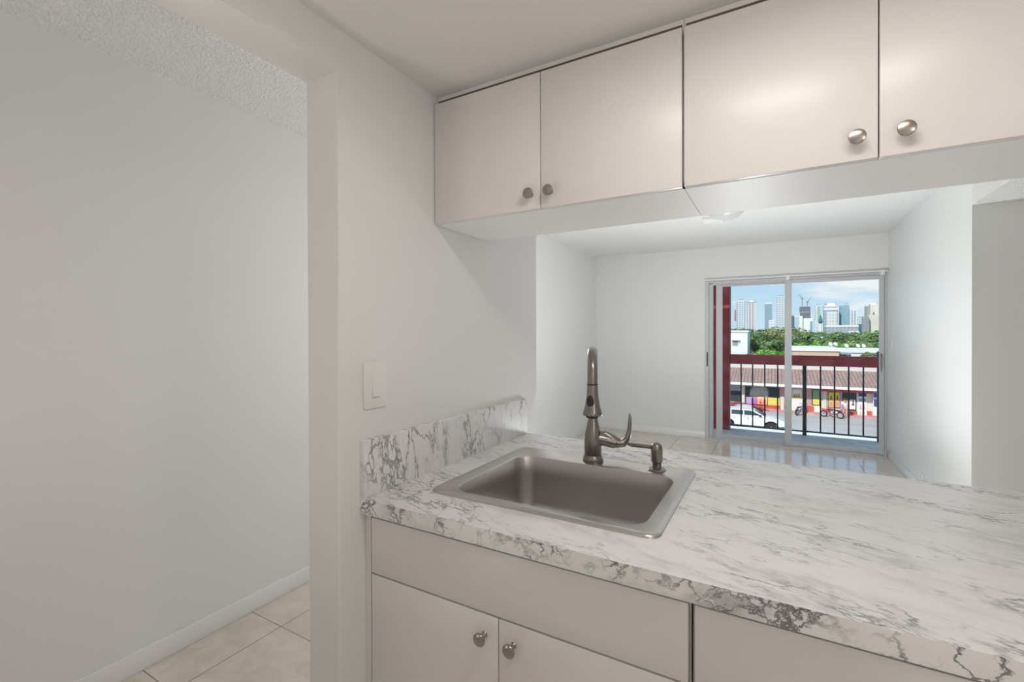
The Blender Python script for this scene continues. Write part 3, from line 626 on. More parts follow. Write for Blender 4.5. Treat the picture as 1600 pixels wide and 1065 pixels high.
# ---- vehicles
vwhite = mat('white_car_paint', (.80, .80, .80), .25, coat=.5); vred = mat('red_car_paint', (.50, .03, .025), .3, coat=.5)
vglass = mat('tinted_car_glass', (.05, .065, .07), .08, spec=.8); tyre = mat('tyre_rubber', (.025, .025, .027), .8); rimm = mat('alloy_rim', (.55, .56, .57), .3, .9)
chrome = mat('chrome_trim', (.6, .6, .6), .15, 1.0); lampw = mat('headlight_glass', (.7, .72, .74), .1)
def car(loc, label, paint, kind='suv', rz=0):
    g = thing('car', loc, label, 'car', rz=rz)
    if kind == 'suv':
        body = [(-2.45, .45), (-2.48, .95), (-2.40, 1.10), (-.2, 1.12), (1.15, 1.08), (2.0, .98), (2.38, .82), (2.44, .45), (1.98, .38), (1.90, .62), (1.62, .78), (1.30, .78), (1.04, .62), (.96, .36), (-1.10, .36), (-1.18, .62), (-1.42, .78), (-1.72, .78), (-2.0, .62), (-2.08, .38)]
        cab = [(-2.38, 1.08), (-2.18, 1.48), (-1.9, 1.56), (-.1, 1.58), (.25, 1.53), (1.12, 1.08)]; wx = (1.46, -1.57)
        wins = [[(-2.16, 1.14), (-2.02, 1.43), (-1.42, 1.47), (-1.42, 1.13)], [(-1.34, 1.13), (-1.34, 1.48), (-.50, 1.49), (-.50, 1.12)], [(-.42, 1.12), (-.42, 1.49), (-.02, 1.49), (.20, 1.45), (.86, 1.12)]]
    else:
        body = [(-2.25, .45), (-2.30, .85), (-2.15, .98), (-1.5, 1.0), (.95, .96), (1.9, .82), (2.2, .66), (2.24, .42), (1.82, .34), (1.74, .54), (1.5, .70), (1.22, .70), (.98, .54), (.90, .32), (-1.05, .32), (-1.13, .54), (-1.36, .70), (-1.64, .70), (-1.88, .54), (-1.96, .34)]
        cab = [(-1.75, .96), (-1.05, 1.38), (-.5, 1.46), (.05, 1.43), (.98, .94)]; wx = (1.36, -1.5)
        wins = [[(-1.45, 1.01), (-.98, 1.31), (-.42, 1.36), (-.42, 1.0)], [(-.34, 1.0), (-.34, 1.36), (0, 1.35), (.70, .99)]]
    hw = .90
    bb = MB(); bb.poly_prism(body, 'y', -hw, hw)
    for v in bb.bm.verts:
        if v.co.z > .9: v.co.y *= .93
        if abs(v.co.x) > 2.1: v.co.y *= .90
    bb.build('body', paint, g)
    cb = MB(); cb.poly_prism(cab, 'y', -hw*.90, hw*.90)
    for v in cb.bm.verts:
        if v.co.z > 1.2: v.co.y *= .84
    cb.build('cabin', paint, g)
    zb0, zt0 = .96, max(p[1] for p in cab)
    for sgn in (-1, 1):
        for q in wins:
            pts = [(x_, z_, sgn*(hw*.90*(1-.16*max(0, min(1, (z_-1.0)/max(.01, zt0-1.0))))+.012)) for x_, z_ in q]
            wb = MB(); vs1 = [wb.bm.verts.new((x_, y_, z_)) for x_, z_, y_ in pts]; vs2 = [wb.bm.verts.new((x_, y_-sgn*.03, z_)) for x_, z_, y_ in pts]
            wb.bm.faces.new(vs1); wb.bm.faces.new(vs2)
            for i in range(len(vs1)): wb.bm.faces.new((vs1[i], vs1[(i+1) % len(vs1)], vs2[(i+1) % len(vs1)], vs2[i]))
            bmesh.ops.recalc_face_normals(wb.bm, faces=wb.bm.faces)
            wb.build('side_window', vglass, g)
        for x_ in wx:
            wo = MB().lathe([(.20, -.11), (.33, -.11), (.355, -.07), (.355, .07), (.33, .11), (.20, .11)], (x_, sgn*(hw-.12), .355), (0, 1, 0), 24).build('wheel', tyre, g, smooth=True)
            rb = MB(); rb.lathe([(.21, sgn*.10), (.205, sgn*.115), (.18, sgn*.09), (.05, sgn*.10), (.04, sgn*.118)], (x_, sgn*(hw-.12), .355), (0, 1, 0), 20); rb.build('rim', rimm, wo, smooth=True)
        for x_ in ((.05, -.9) if kind == 'suv' else (-.1,)):
            MB().box(x_-.30, x_-.14, min(sgn*(hw-.02), sgn*(hw+.02)), max(sgn*(hw-.02), sgn*(hw+.02)), .90, .93).build('door_handle', chrome, g)
        MB().box(.62, .80, min(sgn*hw*.86, sgn*(hw*.86+.2)), max(sgn*hw*.86, sgn*(hw*.86+.2)), 1.10, 1.22, .03).build('mirror', COL['black'], g)
        MB().box(body[6][0]-.16, body[6][0]+.02, min(sgn*.5, sgn*.80), max(sgn*.5, sgn*.80), body[6][1]-.12, body[6][1]-.0, .02).build('headlight', lampw, g)
    # windscreen
    a_, c_ = cab[-2], cab[-1]
    ws = MB(); off = .015; pts = [(a_[0]+.04+off, -hw*.70, a_[1]-.03+off), (a_[0]+.04+off, hw*.70, a_[1]-.03+off), (c_[0]-.05+off, hw*.82, c_[1]+.03+off), (c_[0]-.05+off, -hw*.82, c_[1]+.03+off)]
    v1 = [ws.bm.verts.new(p) for p in pts]; v2 = [ws.bm.verts.new((p[0]-.03, p[1], p[2]-.03)) for p in pts]
    ws.bm.faces.new(v1); ws.bm.faces.new(v2)
    for i in range(4): ws.bm.faces.new((v1[i], v1[(i+1) % 4], v2[(i+1) % 4], v2[i]))
    bmesh.ops.recalc_face_normals(ws.bm, faces=ws.bm.faces); ws.build('windscreen', vglass, g)
    return g
xs = at(1228, 660, 42.2).x
car((xs-2.45, 42.9, GZ), 'white boxy car nearest the balcony, behind the left railing bars', vwhite, 'suv')
car((at(1220, 650, 45.2).x-2.24, 45.4, GZ), 'white low car parked just behind the boxy white car', vwhite, 'sedan')
car((at(1204, 640, 48.).x-2.24, 48.6, GZ), 'red car parked nearest the shops, behind the white cars', vred, 'sedan').scale = (1, 1, .80)

# ---- motorcycles and people at the shops
def motorbike(loc, label, paint, rz=0, s=1.0):
    g = thing('motorcycle', loc, label, 'motorcycle', rz=rz); g.scale = (s, s, s)
    for x_ in (-.68, .70):
        wb = MB(); f0 = []
        for i in range(25): pass
        wb.lathe([(.22, -.045), (.29, -.055), (.32, 0), (.29, .055), (.22, .045)], (x_, 0, .32), (0, 1, 0), 22); wo = wb.build('wheel', tyre, g, smooth=True)
        MB().lathe([(.215, -.046), (.05, -.05), (.05, .05), (.215, .046)], (x_, 0, .32), (0, 1, 0), 16).build('hub', COL['grey'], wo, smooth=True)
    MB().tube([(.70, .07, .32), (.52, .07, .70), (.42, .05, .95)], .025, 8).build('front_fork', chrome, g); MB().tube([(.70, -.07, .32), (.52, -.07, .70), (.42, -.05, .95)], .025, 8).build('front_fork', chrome, g)
    MB().tube([(.36, -.38, 1.02), (.42, -.12, .99), (.42, .12, .99), (.36, .38, 1.02)], .018, 8).build('handlebar', COL['black'], g)
    MB().tube([(.42, 0, .82), (.2, 0, .5), (-.2, 0, .38), (-.68, 0, .34)], .035, 8).build('frame', COL['black'], g)
    MB().sphere((.14, 0, .78), 1, 2, (.30, .14, .13)).build('fuel_tank', paint, g, smooth=True)
    MB().sphere((.02, 0, .45), 1, 2, (.22, .14, .17)).build('engine', chrome, g, smooth=True)
    MB().sphere((-.38, 0, .76), 1, 2, (.36, .13, .07)).build('seat', COL['black'], g, smooth=True)
    MB().tube([(0, -.15, .32), (-.5, -.17, .34), (-.85, -.17, .40)], [.03, .045, .05], 10).build('exhaust', chrome, g, smooth=True)
    MB().sphere((-.66, 0, .66), 1, 2, (.26, .10, .06)).build('rear_fender', paint, g, smooth=True)
    MB().sphere((.50, 0, .88), 1, 2, (.09, .09, .09)).build('headlamp', lampw, g, smooth=True)
    return g
a_ = at(1300, 648, 51.6)
motorbike((a_.x, 51.5, GZ), 'red and black motorcycle parked before the yellow shop posters', mat('dark_red_motorcycle_paint', (.20, .02, .02), .35), R(158), .92)
a_ = at(1252, 645, 51.8)
motorbike((a_.x, 51.8, GZ), 'dark motorcycle behind the thick railing post', COL['grey'], R(60), 1.0)

def person(loc, label, rz, top, trousers, skin=(.45, .28, .20)):
    g = thing('person', loc, label, 'person', rz=rz)
    ms = mat('skin', skin, .6)
    J = dict(pel=(0, 0, .95), wa=(0, 0, 1.10), ch=(0, .0, 1.35), nk=(0, .01, 1.50), hb_=(0, .02, 1.58), hd=(0, .03, 1.68),
             hl=(-.10, 0, .90), kl=(-.11, .06, .50), al=(-.12, 0, .09), tl=(-.13, .15, .04), hr_=(.10, 0, .90), kr=(.11, -.02, .50), ar_=(.12, -.14, .10), tr_=(.13, .0, .04),
             sl=(-.18, 0, 1.42), el=(-.25, .02, 1.16), wl=(-.24, .14, .93), fl=(-.23, .18, .86), sr=(.18, 0, 1.42), er=(.26, .0, 1.15), wr=(.25, .16, .98), fr=(.24, .21, .93))
    E_ = [('pel', 'wa'), ('wa', 'ch'), ('ch', 'nk'), ('nk', 'hb_'), ('hb_', 'hd'), ('pel', 'hl'), ('hl', 'kl'), ('kl', 'al'), ('al', 'tl'), ('pel', 'hr_'), ('hr_', 'kr'), ('kr', 'ar_'), ('ar_', 'tr_'), ('ch', 'sl'), ('sl', 'el'), ('el', 'wl'), ('wl', 'fl'), ('ch', 'sr'), ('sr', 'er'), ('er', 'wr'), ('wr', 'fr')]
    rad = dict(pel=.14, wa=.12, ch=.15, nk=.06, hb_=.09, hd=.105, hl=.10, kl=.06, al=.04, tl=.035, hr_=.10, kr=.06, ar_=.04, tr_=.035, sl=.065, el=.045, wl=.033, fl=.035, sr=.065, er=.045, wr=.033, fr=.035)
    def skin_mesh(name, keys, m, grow=0, root=None):
        me = bpy.data.meshes.new(name); idx = {k: i for i, k in enumerate(keys)}
        me.from_pydata([J[k] for k in keys], [(idx[a], idx[b]) for a, b in E_ if a in idx and b in idx], [])
        o = bpy.data.objects.new(name, me); C.objects.link(o); o.parent = g
        sm_ = o.modifiers.new('skin', 'SKIN'); ss = o.modifiers.new('sub', 'SUBSURF'); ss.levels = ss.render_levels = 1
        for k, i in idx.items():
            sv = me.skin_vertices[0].data[i]; sv.radius = (rad[k]+grow,)*2; sv.use_root = (k == root)
        me.materials.append(m); return o
    skin_mesh('body', list(J), ms, 0, 'pel')
    skin_mesh('shirt', ['pel', 'wa', 'ch', 'sl', 'sr', 'el', 'er'], top, .018, 'wa')
    skin_mesh('trousers', ['pel', 'hl', 'kl', 'al', 'hr_', 'kr', 'ar_'], trousers, .016, 'pel')
    MB().sphere((0, .0, 1.71), .125, 2, (1, 1.05, 1)).build('hair', COL['black'], g, smooth=True)
    return g
a_ = at(1320, 650, 52.0)
person((a_.x, 52.0, GZ), 'person in white top and pale pink trousers standing before the shop window', R(200), COL['white'], mat('pale_pink_cloth', (.72, .42, .42), .8))

# ---- roofs just behind the strip
wr = mat('white_flat_roof', (.80, .80, .78), .8)
def block(name, px0, px1, pyt, Y, depth, m, label, cat='building', roofm=None, lip=.35, group=None):
    a = at(px0, pyt, Y); c = at(px1, pyt, Y); zt_ = at((px0+px1)/2, pyt, Y).z
    g = thing(name, ((a.x+c.x)/2, Y+depth/2, GZ), label, cat, group)
    w_ = (c.x-a.x)/2
    MB().box(-w_, w_, -depth/2, depth/2, 0, zt_-GZ-lip).build('wall', m, g)
    MB().box(-w_-.15, w_+.15, -depth/2-.15, depth/2+.15, zt_-GZ-lip, zt_-GZ).build('roof', roofm or wr, g)
    return g, w_, depth, zt_-GZ
g, w_, d_, h_ = block('tan_building', 1236, 1311, 543.5, 66, 10, ptan, 'tan building with white flat roof right behind the tiled shopping strip')
MB().poly_prism([(-w_+.1, h_-1.6), (-.2*w_, h_-1.6), (-.62*w_, h_-.75)], 'y', -d_/2-.3, -d_/2).build('gable', ppink, g)
MB().box(.25*w_, .33*w_, -d_/2-.05, -d_/2, h_-1.15, h_-1.05).build('vent', COL['grey'], g)
g, w_, d_, h_ = block('white_building', 1311.5, 1392, 546.5, 70, 9, M['whitepaint'], 'low white building right of the tan one behind the railing beam')
for q, cc in ((-.86, COL['black']), (-.66, COL['navy'])):
    MB().box(q*w_-.3, q*w_+.3, -d_/2-.04, -d_/2, h_-1.15, h_-.55).build('window', cc, g)
g, w_, d_, h_ = block('white_house', 1090, 1168, 516, 75, 8, M['whitepaint'], 'white box-shaped house beside the red column, with one dark window', lip=.25)
a1 = at(1144.5, 531.5, 75); a2 = at(1153, 540, 75); cxh = (at(1090, 516, 75).x+at(1168, 516, 75).x)/2
wn = MB().box(a1.x-cxh, a2.x-cxh, -d_/2-.03, -d_/2, a2.z-GZ, a1.z-GZ).build('window', COL['grey'], g)
MB().box(a1.x-cxh-.1, a2.x-cxh+.2, -d_/2-.35, -d_/2, a1.z-GZ, a1.z-GZ+.18).build('awning', COL['white'], g)
block('white_warehouse', 1327, 1341, 517, 118, 9, M['whitepaint'], 'small white roofed house peeking out among the trees')
block('grey_building', 1266, 1306, 526, 112, 6, COL['grey'], 'long low grey roofed building half hidden by the trees')
block('cream_house', 1180, 1236, 563, 67, 7, cream, 'cream house seen under the railing beam behind the tiled roof')
# satellite dishes on the roofs
for i, (px, lab) in enumerate(((1297, 'leftmost white satellite dish on the tan building roof'), (1304.5, 'second white satellite dish, at right end of the tan roof'), (1322, 'white satellite dish at left end of the white roof'), (1340, 'white satellite dish in the middle of the white roof'), (1349, 'rightmost white satellite dish on the white roof'))):
    Y = 66+3 if i < 2 else 70+3
    z_ = at((1236+1311)/2, 543.5, 66).z if i < 2 else at((1311.5+1392)/2, 546.5, 70).z
    p = at(px, 543, Y); g = thing('satellite_dish', (p.x, Y, z_), lab, 'satellite dish', 'satellite dishes on the roofs')
    MB().tube([(0, 0, 0), (0, 0, .35)], .035, 8).build('mast', COL['grey'], g)
    MB().lathe([(.01, .0), (.13, .02), (.23, .08), (.24, .09), (.12, .035), (.01, .015)], (0, 0, .40), (.35, -.8, .5), 18).build('dish', COL['white'], g, smooth=True)
    MB().tube([(0, 0, .3), (.09, -.22, .50)], .015, 6).build('feed_arm', COL['grey'], g)

# pale mast with teal top
p = at(1282, 524, 140); g = thing('spire_mast', (p.x, 140, GZ), 'slim pale mast topped by a pointed teal spire above the trees', 'mast')
zt2 = at(1282, 505, 140).z-GZ; zt3 = at(1283, 491, 140).z-GZ
MB().tube([(0, 0, 0), (0, 0, zt2)], [.30, .22], 10).build('mast', M['whitepaint'], g)
MB().lathe([(.30, zt2), (.5, zt2+.4), (.36, zt2+1.2), (.03, zt3)], (0, 0, 0), (0, 0, 1), 8).build('spire', mat('teal_spire', (.06, .22, .19), .6), g)

# ---- trees
LEAF = [mottled('foliage_dark_green', (.045, .095, .03), (.12, .19, .06), 1.1, .7), mottled('foliage_mid_green', (.08, .15, .04), (.19, .27, .09), 1.1, .7), mottled('foliage_olive', (.13, .17, .06), (.27, .29, .13), 1.1, .7), mottled('foliage_bright_green', (.10, .24, .03), (.24, .42, .08), 1.1, .65)]
for lm in LEAF:
    t, b, N, L = nodes(lm); gi = N('ShaderNodeNewGeometry'); mr = N('ShaderNodeMapRange'); mr.inputs['To Min'].default_value = .45; mr.inputs['To Max'].default_value = 1.75
    L(gi.outputs['Random Per Island'], mr.inputs[0]); src = b.inputs['Base Color'].links[0].from_socket
    vm = N('ShaderNodeVectorMath'); vm.operation = 'SCALE'; L(src, vm.inputs[0]); L(mr.outputs[0], vm.inputs['Scale']); L(vm.outputs[0], b.inputs['Base Color'])
bark = mat('tree_bark', (.16, .12, .09), .9)
def crown_mesh(seed, nb=16, nl=1700, ls=.34):
    rng = random.Random(seed); b_ = MB(); blobs = []
    for i in range(nb):
        a = rng.uniform(0, 6.283); r_ = rng.uniform(0, .62)**.7; z_ = rng.uniform(-.28, .42)
        blobs.append((Vector((math.cos(a)*r_*.85, math.sin(a)*r_*.85, z_*(1-r_*.4))), rng.uniform(.18, .38)))
    for c, r_ in blobs:
        g_ = bmesh.ops.create_icosphere(b_.bm, subdivisions=2, radius=r_*.86)
        for v in g_['verts']: v.co = v.co*(.9+rng.uniform(-.2, .2))+c
    for i in range(nl):
        c, r_ = rng.choice(blobs); d = Vector((rng.gauss(0, 1), rng.gauss(0, 1), rng.gauss(0, 1))).normalized()
        p = c+d*r_*rng.uniform(.82, 1.08); u = d.orthogonal().normalized(); v = d.cross(u); a = rng.uniform(0, 6.28); s_ = rng.uniform(.25, .55)*ls*.5
        tl = Vector((rng.uniform(-.5, .5), rng.uniform(-.5, .5), rng.uniform(-.5, .5)))
        u2_ = (u*math.cos(a)+v*math.sin(a)+tl*.6).normalized()*s_; v2_ = (v*math.cos(a)-u*math.sin(a)+tl*.6).normalized()*s_*.6
        b_.bm.faces.new([b_.bm.verts.new(q) for q in (p-u2_, p+v2_, p+u2_, p-v2_)])
    me = bpy.data.meshes.new('crown'); b_.bm.to_mesh(me); b_.bm.free(); return me
CROWNS = [[crown_mesh(s_) for s_ in range(3)] for _ in (0,)][0]
cm = {}
def crown(k, li):
    if (k, li) not in cm:
        me = CROWNS[k].copy(); me.materials.append(LEAF[li]); cm[(k, li)] = me
    return cm[(k, li)]
TW = ['dark green', 'mid green', 'olive', 'bright green']
def tree(px, pyt, Y, rad, li, label, k=None, squash=.8):
    zt_ = at(px, pyt, Y).z; p = at(px, pyt, Y); hgt = zt_-GZ
    g = thing('tree', (p.x, Y, GZ), label, 'tree', 'trees between the shops and the skyline', rz=random.uniform(0, 6.28))
    vr = min(rad*squash, hgt*.48)
    o = bpy.data.objects.new('crown', crown(random.randrange(3) if k is None else k, li)); C.objects.link(o); o.parent = g; o.location = (0, 0, hgt-vr*.78); o.scale = (rad, rad, vr)
    MB().tube([(0, 0, 0), (.1, .05, (hgt-vr)*.6), (0, 0, hgt-vr*.7)], [rad*.07+.08, rad*.05+.06, rad*.04+.04], 8).build('trunk', bark, g)
    return g
trees = [
 # px, top py, Y, radius, leaf, label
 (1196, 541, 71.5, 2.2, 3, 'bright green bushy tree directly above the railing beam in the left pane'),
 (1211, 543, 73, 2.4, 3, 'bright green tree right of the bushy one, against the middle door stile'),
 (1180, 548, 70.5, 1.5, 2, 'small spiky olive tree at the right edge of the white house'),
 (1172, 512, 100, 4.2, 0, 'dark green tree rising behind the white house'),
 (1157, 509, 118, 3.6, 1, 'tree crown seen just over the white house roof'),
 (1191, 510, 108, 4.0, 1, 'mid green tree under the tower with vertical stripes'),
 (1205, 507, 112, 4.6, 2, 'olive tree below the blue-grey slab tower'),
 (1221, 504, 104, 4.2, 2, 'tall olive tree beside the middle door stile'),
 (1210, 522, 88, 3.4, 0, 'darker tree in front of the olive ones in the left pane'),
 (1190, 527, 84, 2.8, 1, 'tree left of the darker one in the left pane'),
 (1243, 507, 100, 4.0, 2, 'olive tree right of the middle door stile'),
 (1258, 513, 96, 4.4, 1, 'broad green tree below the tower under construction'),
 (1272, 516, 118, 3.8, 1, 'tree left of the pale mast'),
 (1247, 524, 84, 2.8, 0, 'dark shrubby tree behind the tan building, left end'),
 (1265, 529, 82, 2.6, 3, 'yellow-green tree behind the tan building roof'),
 (1282, 532, 84, 2.8, 0, 'dark tree at the foot of the pale mast'),
 (1295, 514, 120, 3.6, 1, 'tree right of the pale mast'),
 (1307, 519, 100, 4.0, 0, 'dark tree below the wide white tower'),
 (1302, 531, 84, 2.6, 3, 'bright tree in front of the dark one by the tan roof end'),
 (1323, 514, 106, 4.4, 1, 'mid green tree below the teal glass tower'),
 (1318, 528, 86, 2.8, 2, 'olive tree above the left end of the white roof'),
 (1345, 512, 108, 4.2, 0, 'dark tree right of the small white roofed house'),
 (1360, 511, 100, 4.4, 1, 'mid green tree in front of the beige building'),
 (1376, 508, 104, 4.4, 3, 'bright tree at right edge of the right pane'),
 (1352, 525, 88, 3.2, 1, 'tree above the middle of the white roof'),
 (1372, 527, 84, 3.0, 1, 'lower tree at the right edge behind the white roof'),
 (1334, 527, 90, 3.0, 0, 'dark tree in front of the small white roofed house'),
 (1363, 546, 68.3, 1.9, 2, 'pale yellow-green tree in front of the white building'),
 (1234, 520, 92, 3.4, 1, 'tree hidden mostly by the middle door stile'),
]
for a_ in trees: tree(*a_)
# trees hanging under the beam behind the roof
tree(1183, 566, 65.0, 1.5, 3, 'small bright tree just above the tiled roof at left')
tree(1203, 566, 65.0, 1.4, 0, 'small dark tree just above the tiled roof near the middle stile')
tree(1355, 572, 65.0, 1.3, 1, 'small tree just above the tiled roof at right')

# ---- skyline
def tow(base, c1, c2, bw, rh, mort, rough=.5):
    m = mat(base, c1, rough); t, b, N, L = nodes(m)
    g = N('ShaderNodeNewGeometry'); sx = N('ShaderNodeSeparateXYZ'); L(g.outputs['Position'], sx.inputs[0])
    cb_ = N('ShaderNodeCombineXYZ'); ad = N('ShaderNodeMath'); ad.operation = 'ADD'; L(sx.outputs[0], ad.inputs[0]); L(sx.outputs[1], ad.inputs[1]); L(ad.outputs[0], cb_.inputs[0]); L(sx.outputs[2], cb_.inputs[1])
    br = N('ShaderNodeTexBrick'); br.offset = 0; br.inputs['Scale'].default_value = 1; br.inputs['Brick Width'].default_value = bw; br.inputs['Row Height'].default_value = rh; br.inputs['Mortar Size'].default_value = mort; br.inputs['Mortar Smooth'].default_value = .2
    br.inputs['Color1'].default_value = (*c2, 1); br.inputs['Color2'].default_value = tuple(v*1.15 for v in c2)+(1,); br.inputs['Mortar'].default_value = (*c1, 1)
    L(cb_.outputs[0], br.inputs[0]); L(br.outputs[0], b.inputs['Base Color']); return m
TM = dict(  # distance haze is painted into the pale bluish tower colours
 pale=tow('tower_pale_balconies', (.66, .68, .70), (.34, .40, .45), 6, 6, 1.3), white=tow('tower_white', (.74, .74, .74), (.46, .52, .57), 6, 8, 1.6),
 blue=tow('tower_blue_grey', (.33, .42, .50), (.24, .34, .43), 4, 5, .7), teal=tow('tower_teal_glass', (.34, .48, .55), (.22, .38, .46), 6, 6, .7),
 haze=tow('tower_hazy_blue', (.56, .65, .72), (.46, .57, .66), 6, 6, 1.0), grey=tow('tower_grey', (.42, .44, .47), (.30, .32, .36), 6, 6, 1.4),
 dark=tow('tower_unfinished_dark', (.20, .22, .26), (.13, .15, .19), 8, 5, 1.0), beige=tow('tower_beige', (.70, .66, .58), (.66, .62, .54), 12, 12, 1.0), dgrey=tow('tower_olive_grey', (.34, .34, .33), (.26, .27, .28), 6, 6, 1.0))
capw = mat('tower_cap_white', (.84, .84, .83), .6); capd = mat('tower_roof_plant', (.30, .31, .33), .7); stripe = mat('tower_white_fin', (.84, .83, .82), .6); lilacg = mat('tower_lilac_grey', (.46, .43, .48), .6)
def tower(px0, px1, pyt, Y, m, label, cap=None, caph=2, plant=0, depth=None, base_py=516):
    a = at(px0, pyt, Y); c = at(px1, pyt, Y); zt_ = at((px0+px1)/2, pyt, Y).z-GZ; w_ = (c.x-a.x)/2; d_ = (depth or w_*2*.8)/2
    g = thing('tower', ((a.x+c.x)/2, Y+d_, GZ), label, 'tower', 'skyline towers')
    MB().box(-w_, w_, -d_, d_, 0, zt_).build('tower_body', m, g)
    k = Y*1.18/FPX*.85  # metres per pixel at that depth
    if cap: MB().box(-w_*1.02, w_*1.02, -d_*1.02, d_*1.02, zt_, zt_+caph*k).build('roof_cap', cap, g)
    for i in range(plant):
        q = -w_*.7+(i+.5)*(1.4*w_/plant); MB().box(q-w_*.10, q+w_*.10, -d_*.3, d_*.3, zt_+(caph*k if cap else 0), zt_+(caph*k if cap else 0)+2.2*k).build('roof_plant', capd, g)
    return g, w_, d_, zt_, k
YS_ = 1500
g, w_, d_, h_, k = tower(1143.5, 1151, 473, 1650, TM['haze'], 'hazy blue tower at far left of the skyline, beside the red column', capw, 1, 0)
MB().box(.1*w_, .7*w_, -d_-1.5, -d_, h_*.45, h_*.78).build('red_balcony_stack', mat('tower_red_panels', (.42, .22, .25), .7), g)
tower(1151.5, 1163.5, 470, YS_, TM['pale'], 'pale balconied tower with three dark roof units, second from left', capw, 1, 3)
g, w_, d_, h_, k = tower(1167, 1181.5, 473, YS_, lilacg, 'grey tower with white vertical fins and rounded white roof', capd, 1.2)
for q in (-.62, .05, .62, .93): MB().box(q*w_-.10*w_, q*w_+.10*w_, -d_-2, -d_, 0, h_).build('white_fin', stripe, g)
MB().lathe([(w_*.62, 0), (w_*.55, 1.1*k), (w_*.3, 2.1*k), (0.01, 2.5*k)], (0, 0, h_+1.2*k), (0, 0, 1), 20).build('roof_dome', capw, g)
tower(1194.7, 1206.3, 474.5, YS_, TM['blue'], 'blue-grey slab tower with flat white top, standing alone in the left pane', capw, 1.8)
tower(1213, 1227, 464, 1450, TM['pale'], 'tallest pale gridded tower touching the middle door stile', capw, .8, 3)
tower(1201, 1212, 501, 1300, TM['white'], 'low white building at the foot of the blue-grey slab tower', capw, 1)
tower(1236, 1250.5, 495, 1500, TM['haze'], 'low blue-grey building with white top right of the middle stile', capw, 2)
# tower under construction
g, w_, d_, h_, k = tower(1250.5, 1266.5, 488.5, 1480, TM['dark'], 'dark unfinished tower with flared upper floors and two cranes above it', None)
MB().box(-w_*1.06, w_*1.06, -d_*1.06, d_*1.06, h_, h_+2*k).build('floor_slab', capd, g)
MB().box(-w_*1.12, w_*.98, -d_, d_, h_+2*k, h_+8.0*k).build('upper_floors', TM['dark'], g)
zc0 = h_+GZ+8*k
for px, pym, pt, lab in ((1253.6, 466, (1248, 459), 'left tower crane with long raised jib on the unfinished tower'), (1261.5, 471.5, (1268, 464), 'right tower crane with jib pointing up right on the unfinished tower')):
    p = at(px, pym, 1482+d_); q = at(pt[0], pt[1], 1482+d_); cg = thing('tower_crane', (p.x, 1482+d_, zc0), lab, 'crane', 'tower cranes')
    hh = p.z-zc0
    MB().box(-1.0, 1.0, -1.0, 1.0, 0, hh).build('mast', capd, cg)
    MB().box(-2.6, 2.6, -1.6, 1.6, hh-2.5, hh+1.8).build('cab', capd, cg)
    MB().tube([(0, 0, hh), (q.x-p.x, 0, q.z-zc0)], [1.0, .4], 4).build('jib', capd, cg)
    MB().tube([(0, 0, hh), ((p.x-q.x)*.35, 0, hh+1)], [1.0, 1.0], 4).build('counter_jib', capd, cg)
g, w_, d_, h_, k = tower(1254.5, 1269.5, 497, 1350, capw, 'white block in front of the unfinished tower', None)
MB().box(.45*w_, .95*w_, -d_-1, -d_, h_*.2, h_*.82).build('glass_bay', TM['teal'], g)
tower(1249, 1254, 493.5, 1345, capw, 'narrow white block left of the white block under the cranes')
g, w_, d_, h_, k = tower(1273.5, 1283.5, 477, YS_, TM['white'], 'slim white tower with green-tinted middle left of the pale mast', None, 0, 2)
MB().box(-.3*w_, .45*w_, -d_-1.5, -d_, h_*.3, h_*.97).build('green_glass_strip', mat('tower_green_glass', (.36, .52, .45), .5), g)
tower(1272.5, 1280, 500, 1400, TM['white'], 'lower white block at foot of the slim green-striped tower')
g, w_, d_, h_, k = tower(1287.5, 1309.5, 484, YS_, TM['grey'], 'wide grey and white tower with ornate stepped white crown', capw, 2.6)
MB().box(-w_*1.02, w_*.9, -d_*1.02, d_, h_+2.6*k, h_+4.4*k).build('crown_step', lilacg, g)
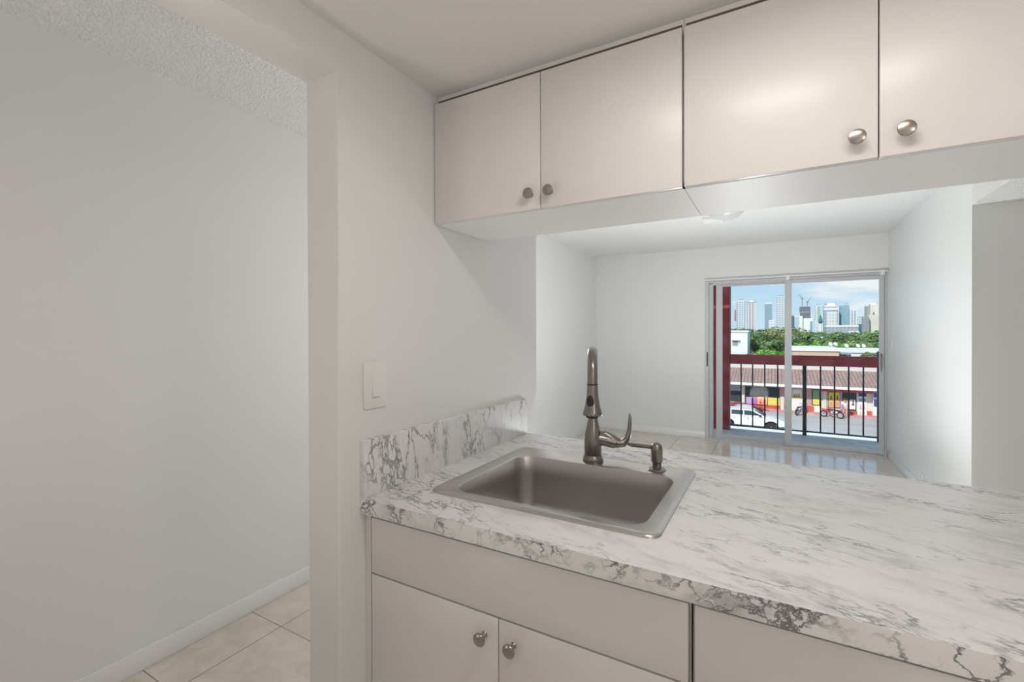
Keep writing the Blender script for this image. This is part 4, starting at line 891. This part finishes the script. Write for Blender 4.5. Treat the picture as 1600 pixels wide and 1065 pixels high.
MB().box(-w_*.9, w_*.75, -d_*.8, d_*.8, h_+4.4*k, h_+6.0*k).build('crown_step', capw, g)
MB().box(-w_*.35, w_*.55, -d_*.5, d_*.5, h_+6.0*k, h_+9.0*k).build('crown_step', capw, g)
for q in (-.7, -.45, 0, .3): MB().box(q*w_-1.6, q*w_+1.6, -d_*.3, d_*.3, h_+6*k, h_+8.6*k).build('pinnacle', capd if q < -.5 else capw, g)
tower(1291.5, 1308, 488, 1420, TM['white'], 'white tower in front of the wide ornate one', capw, 1)
tower(1311.5, 1317.5, 477, 1520, TM['teal'], 'left half of the pair of teal glass towers', capw, .5)
tower(1318.5, 1327, 476.5, 1500, TM['teal'], 'right and broader teal glass tower of the pair', capw, .5, 2)
g, w_, d_, h_, k = tower(1328, 1339.5, 483.5, 1450, TM['white'], 'white tower with vertical window rows right of the teal towers', capw, .8)
for q in (-.45, .3): MB().box(q*w_-.09*w_, q*w_+.09*w_, -d_-1, -d_, 0, h_*.95).build('window_strip', TM['blue'], g)
tower(1340, 1350, 493.5, 1500, TM['pale'], 'lower pale tower left of the beige building', capw, .5, 0)
g, w_, d_, h_, k = tower(1351.5, 1359, 478, 1320, TM['dgrey'], 'dark grey narrow tower attached left of the beige building')
g, w_, d_, h_, k = tower(1357.5, 1392, 491.5, 1250, TM['beige'], 'large beige building at right edge of the skyline', None, depth=30)
g, w_, d_, h_, k = tower(1360, 1392, 475, 1300, TM['beige'], 'tall beige block rising behind the large beige building', None)
MB().box(-w_*.9, -w_*.3, -d_*.4, d_*.4, h_, h_+1.5*k).build('roof_plant', capw, g); MB().box(-.2*w_, .8*w_, -d_*.5, d_*.5, h_, h_+3.0*k).build('roof_plant', TM['beige'], g)
MB().box(-.75*w_, -.62*w_, -d_-1, -d_, h_*.62, h_*.75).build('dark_opening', TM['dark'], g)
tower(1347.5, 1358, 494.5, 1240, TM['dgrey'], 'squat dark grey block before the narrow dark tower')
g, w_, d_, h_, k = tower(1291, 1341, 510.5, 1100, TM['grey'], 'long low parking structure with white openings under the towers', capw, 2.2)
